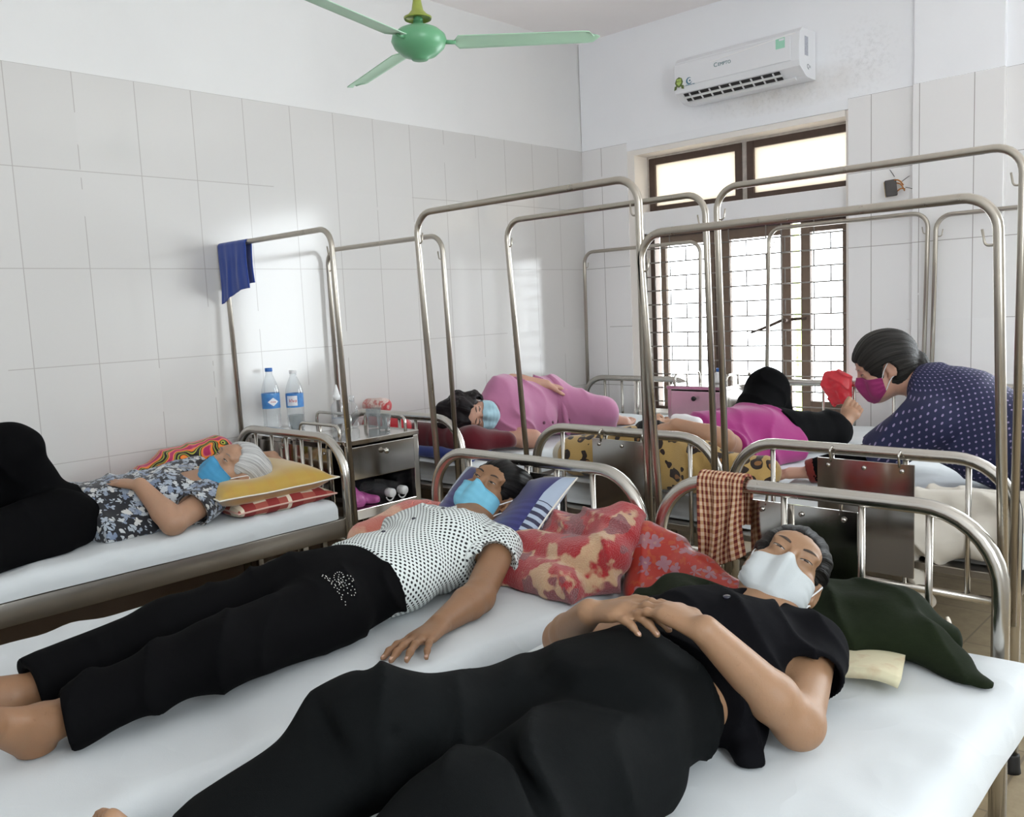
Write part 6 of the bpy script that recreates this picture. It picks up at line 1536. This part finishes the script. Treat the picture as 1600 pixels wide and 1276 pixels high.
mesh('flap', *sbox(X0+.06, X1-.05, .070, .085, .001, .012), M_WHITEP, t, smooth=False)
def fy(x, z, y=-.2123): return M34((1, 0, 0), (0, 0, 1), (0, -1, 0), (x, y, z))
M_LOGO = plain('grey_teal_logo', (.10, .22, .24), .4)
text('C', .034, fy(1.165, 2.742), M_LOGO, fp); text('EMPTO', .026, fy(1.222, 2.741), M_LOGO, fp)
mesh('sticker', *bx((1.535, -.2130, 2.742), (1.588, -.2122, 2.798)), plain('mint_sticker', (.35, .68, .52), .4), fp, smooth=False)
mesh('sticker_print', *bx((1.555, -.2134, 2.782), (1.584, -.2129, 2.792)), M_LABW, fp, smooth=False)
a = np.linspace(0, 2*PI, 24, endpoint=False); rr = .026*(1+.05*np.cos(a*8))
bd_ = mesh('award_badge', *prism([(.920+r*math.cos(q), -.2118, 2.695+r*math.sin(q)*1.1) for r, q in zip(rr, a)], (0, -1, 0), .0008), plain('dark_olive_badge', (.10, .14, .03), .4), fp, smooth=False)
mesh('badge_shield', *prism([(.904, -.2127, 2.715), (.904, -.2127, 2.69), (.920, -.2127, 2.674), (.936, -.2127, 2.69), (.936, -.2127, 2.715)], (0, -1, 0), .0006), plain('lime_badge', (.45, .60, .15), .4), bd_, smooth=False)
text('NO.1', .014, fy(.920, 2.70, -.2136), plain('dark_olive_badge', (.10, .14, .03), .4), bd_)
for sx in (-1, 1): mesh('badge_ribbon', *prism([(.920+sx*.012, -.2119, 2.676), (.920+sx*.030, -.2119, 2.676), (.920+sx*.034, -.2119, 2.652), (.920+sx*.018, -.2119, 2.656)][::sx], (0, -1, 0), .0006), plain('dark_olive_badge', (.10, .14, .03), .4), bd_, smooth=False)
aa = np.linspace(.35, 2*PI-.9, 22); cx_, cz_ = .990, 2.692
lv_ = [(cx_+.017*math.cos(q+.5), -.2119, cz_+.017*math.sin(q+.5)) for q in aa]
mesh('wifi_emblem', *tube(lv_, np.concatenate([np.linspace(.001, .005, 11), np.linspace(.005, .001, 11)]), 6), plain('blue_grey_emblem', (.06, .20, .30), .4), fp)
mesh('emblem_dot', *lathe([(.005, 0), (.005, .001), (.0001, .0012)], 12, (.994, -.2119, 2.692), M=frame_z((0, -1, 0))), plain('blue_grey_emblem', (.06, .20, .30), .4), fp)
text('INVERTER WIFI', .0085, fy(.998, 2.668), plain('blue_grey_emblem', (.06, .20, .30), .4), fp)
mesh('rating_label', *bx((X1+.0002, -.135, 2.70), (X1+.001, -.095, 2.80)), plain('grey_rating_print', (.40, .42, .48), .5, var=.5, scale=120), t, smooth=False)
text('Q=', .035, M34((0, 1, 0), (0, 0, 1), (1, 0, 0), (X1+.0006, -.085, 2.645)), plain('grey_ink', (.25, .26, .28), .5), t)
# ---- ceiling fan
M_FAN = plain('green_fan_enamel', (.13, .36, .19), .35, var=.10, scale=10); M_FANL = plain('pale_green_blade', (.46, .70, .52), .45, var=.08, scale=10); M_FANY = plain('yellow_green_enamel', (.28, .33, .06), .4, var=.15)
FCx, FCy, FCz = 1.304, -2.6, 2.402
t = thing('ceiling_fan', (FCx, FCy, CEIL), 'green three-bladed ceiling fan on a long rod', 'fan')
mesh('motor_housing', *lathe([(.0001, -.068), (.030, -.066), (.033, -.060), (.062, -.050), (.092, -.024), (.103, .0), (.098, .020), (.075, .040), (.045, .052), (.02, .055), (.018, .072)], 36, (FCx, FCy, FCz)), M_FAN, t)
mesh('rod', *tube([(FCx, FCy, FCz+.06), (FCx, FCy, CEIL-.03)], .0125, 12), M_FANY, t)
mesh('rod_cup', *lathe([(.052, .085), (.050, .078), (.040, .090), (.022, .110), (.016, .140), (.0135, .165), (.0135, .17)], 24, (FCx, FCy, FCz)), M_FANY, t)
mesh('coupling', *join(lathe([(.016, .055), (.018, .07), (.015, .085), (.012, .10)], 14, (FCx, FCy, FCz)), tube([(FCx-.022, FCy, FCz+.074), (FCx+.022, FCy, FCz+.074)], .005, 8)), M_FAN, t)
mesh('ceiling_cup', *lathe([(.014, -.07), (.03, -.05), (.055, -.015), (.058, 0)], 24, (FCx, FCy, CEIL)), M_FANY, t)
for k in range(3):
    th = math.atan2(.683, .729)+.02+k*2*PI/3; d = A3(math.cos(th), math.sin(th), 0); s_ = A3(-d[1], d[0], 0)
    br = mesh('blade_arm', *join(tube([A3(FCx, FCy, FCz-.005)+d*.09, A3(FCx, FCy, FCz-.008)+d*.135], .008, 8)), M_FAN, t)
    nu, nv = 26, 9; P = np.zeros((nu, nv, 3))
    for i in range(nu):
        u = i/(nu-1); r = .125+.535*u; hw = .048*(1-.12*u)*min(1, (1-(1-min(u/.05, 1))**2)**.5+.02)*(1 if u < .93 else max(.05, math.sqrt(max(0, 1-((u-.93)/.07)**2))))
        for j in range(nv):
            w = (j/(nv-1)-.5)*2; P[i, j] = A3(FCx, FCy, FCz-.008)+d*(r+.012*w*u)+s_*hw*w+A3(0, 0, 1)*(hw*w*-.20+.006*(1-w*w)-.02*u*0)
    mesh('blade', *slab(P, .0025), M_FANL, t)
# ------------------------------------------------------------------ camera and daylight
cam = bpy.data.cameras.new('camera'); co = bpy.data.objects.new('camera', cam); COL.objects.link(co)
Rc = np.array([[.72922826, .68274388, -.04568294], [.04422643, -.11364896, -.99253611], [-.68283978, .72176499, -.11307136]])
Mx = np.eye(4); Mx[:3, 0] = Rc[0]; Mx[:3, 1] = -Rc[1]; Mx[:3, 2] = -Rc[2]; Mx[:3, 3] = (3.81648, -4.84652, 1.40225)
co.matrix_world = Matrix(Mx.tolist())
cam.sensor_fit = 'HORIZONTAL'; cam.sensor_width = 36; cam.lens = 1360.04*36/1600; cam.clip_start = .05
SC.camera = co
wd = bpy.data.worlds.new('daylight'); SC.world = wd; wd.use_nodes = True
bg = wd.node_tree.nodes['Background']; bg.inputs[0].default_value = (.90, .965, 1.0, 1); bg.inputs[1].default_value = 11.5
def portal(loc, rot, sx, sy):
    l = bpy.data.lights.new('opening_portal', 'AREA'); l.shape = 'RECTANGLE'; l.size = sx; l.size_y = sy
    l.cycles.is_portal = True
    o = bpy.data.objects.new('opening_portal', l); COL.objects.link(o); o.location = loc; o.rotation_euler = rot
portal((1.11, .26, 1.53), (PI/2, 0, PI), 1.5, 1.8)
portal((RX+.22, -4.6, 1.85), (PI/2, 0, PI/2), 1.4, 1.5)
portal((4.125, .26, 1.56), (PI/2, 0, PI), 1.95, 1.72)
SC.view_settings.view_transform = 'Standard'; SC.view_settings.look = 'None'; SC.view_settings.gamma = 1
SC.view_settings.exposure = 0.10
SC.cycles.use_denoising = True
SC.cycles.max_bounces = 12; SC.cycles.diffuse_bounces = 8; SC.cycles.glossy_bounces = 4; SC.cycles.transparent_max_bounces = 12
SC.cycles.sample_clamp_indirect = 8
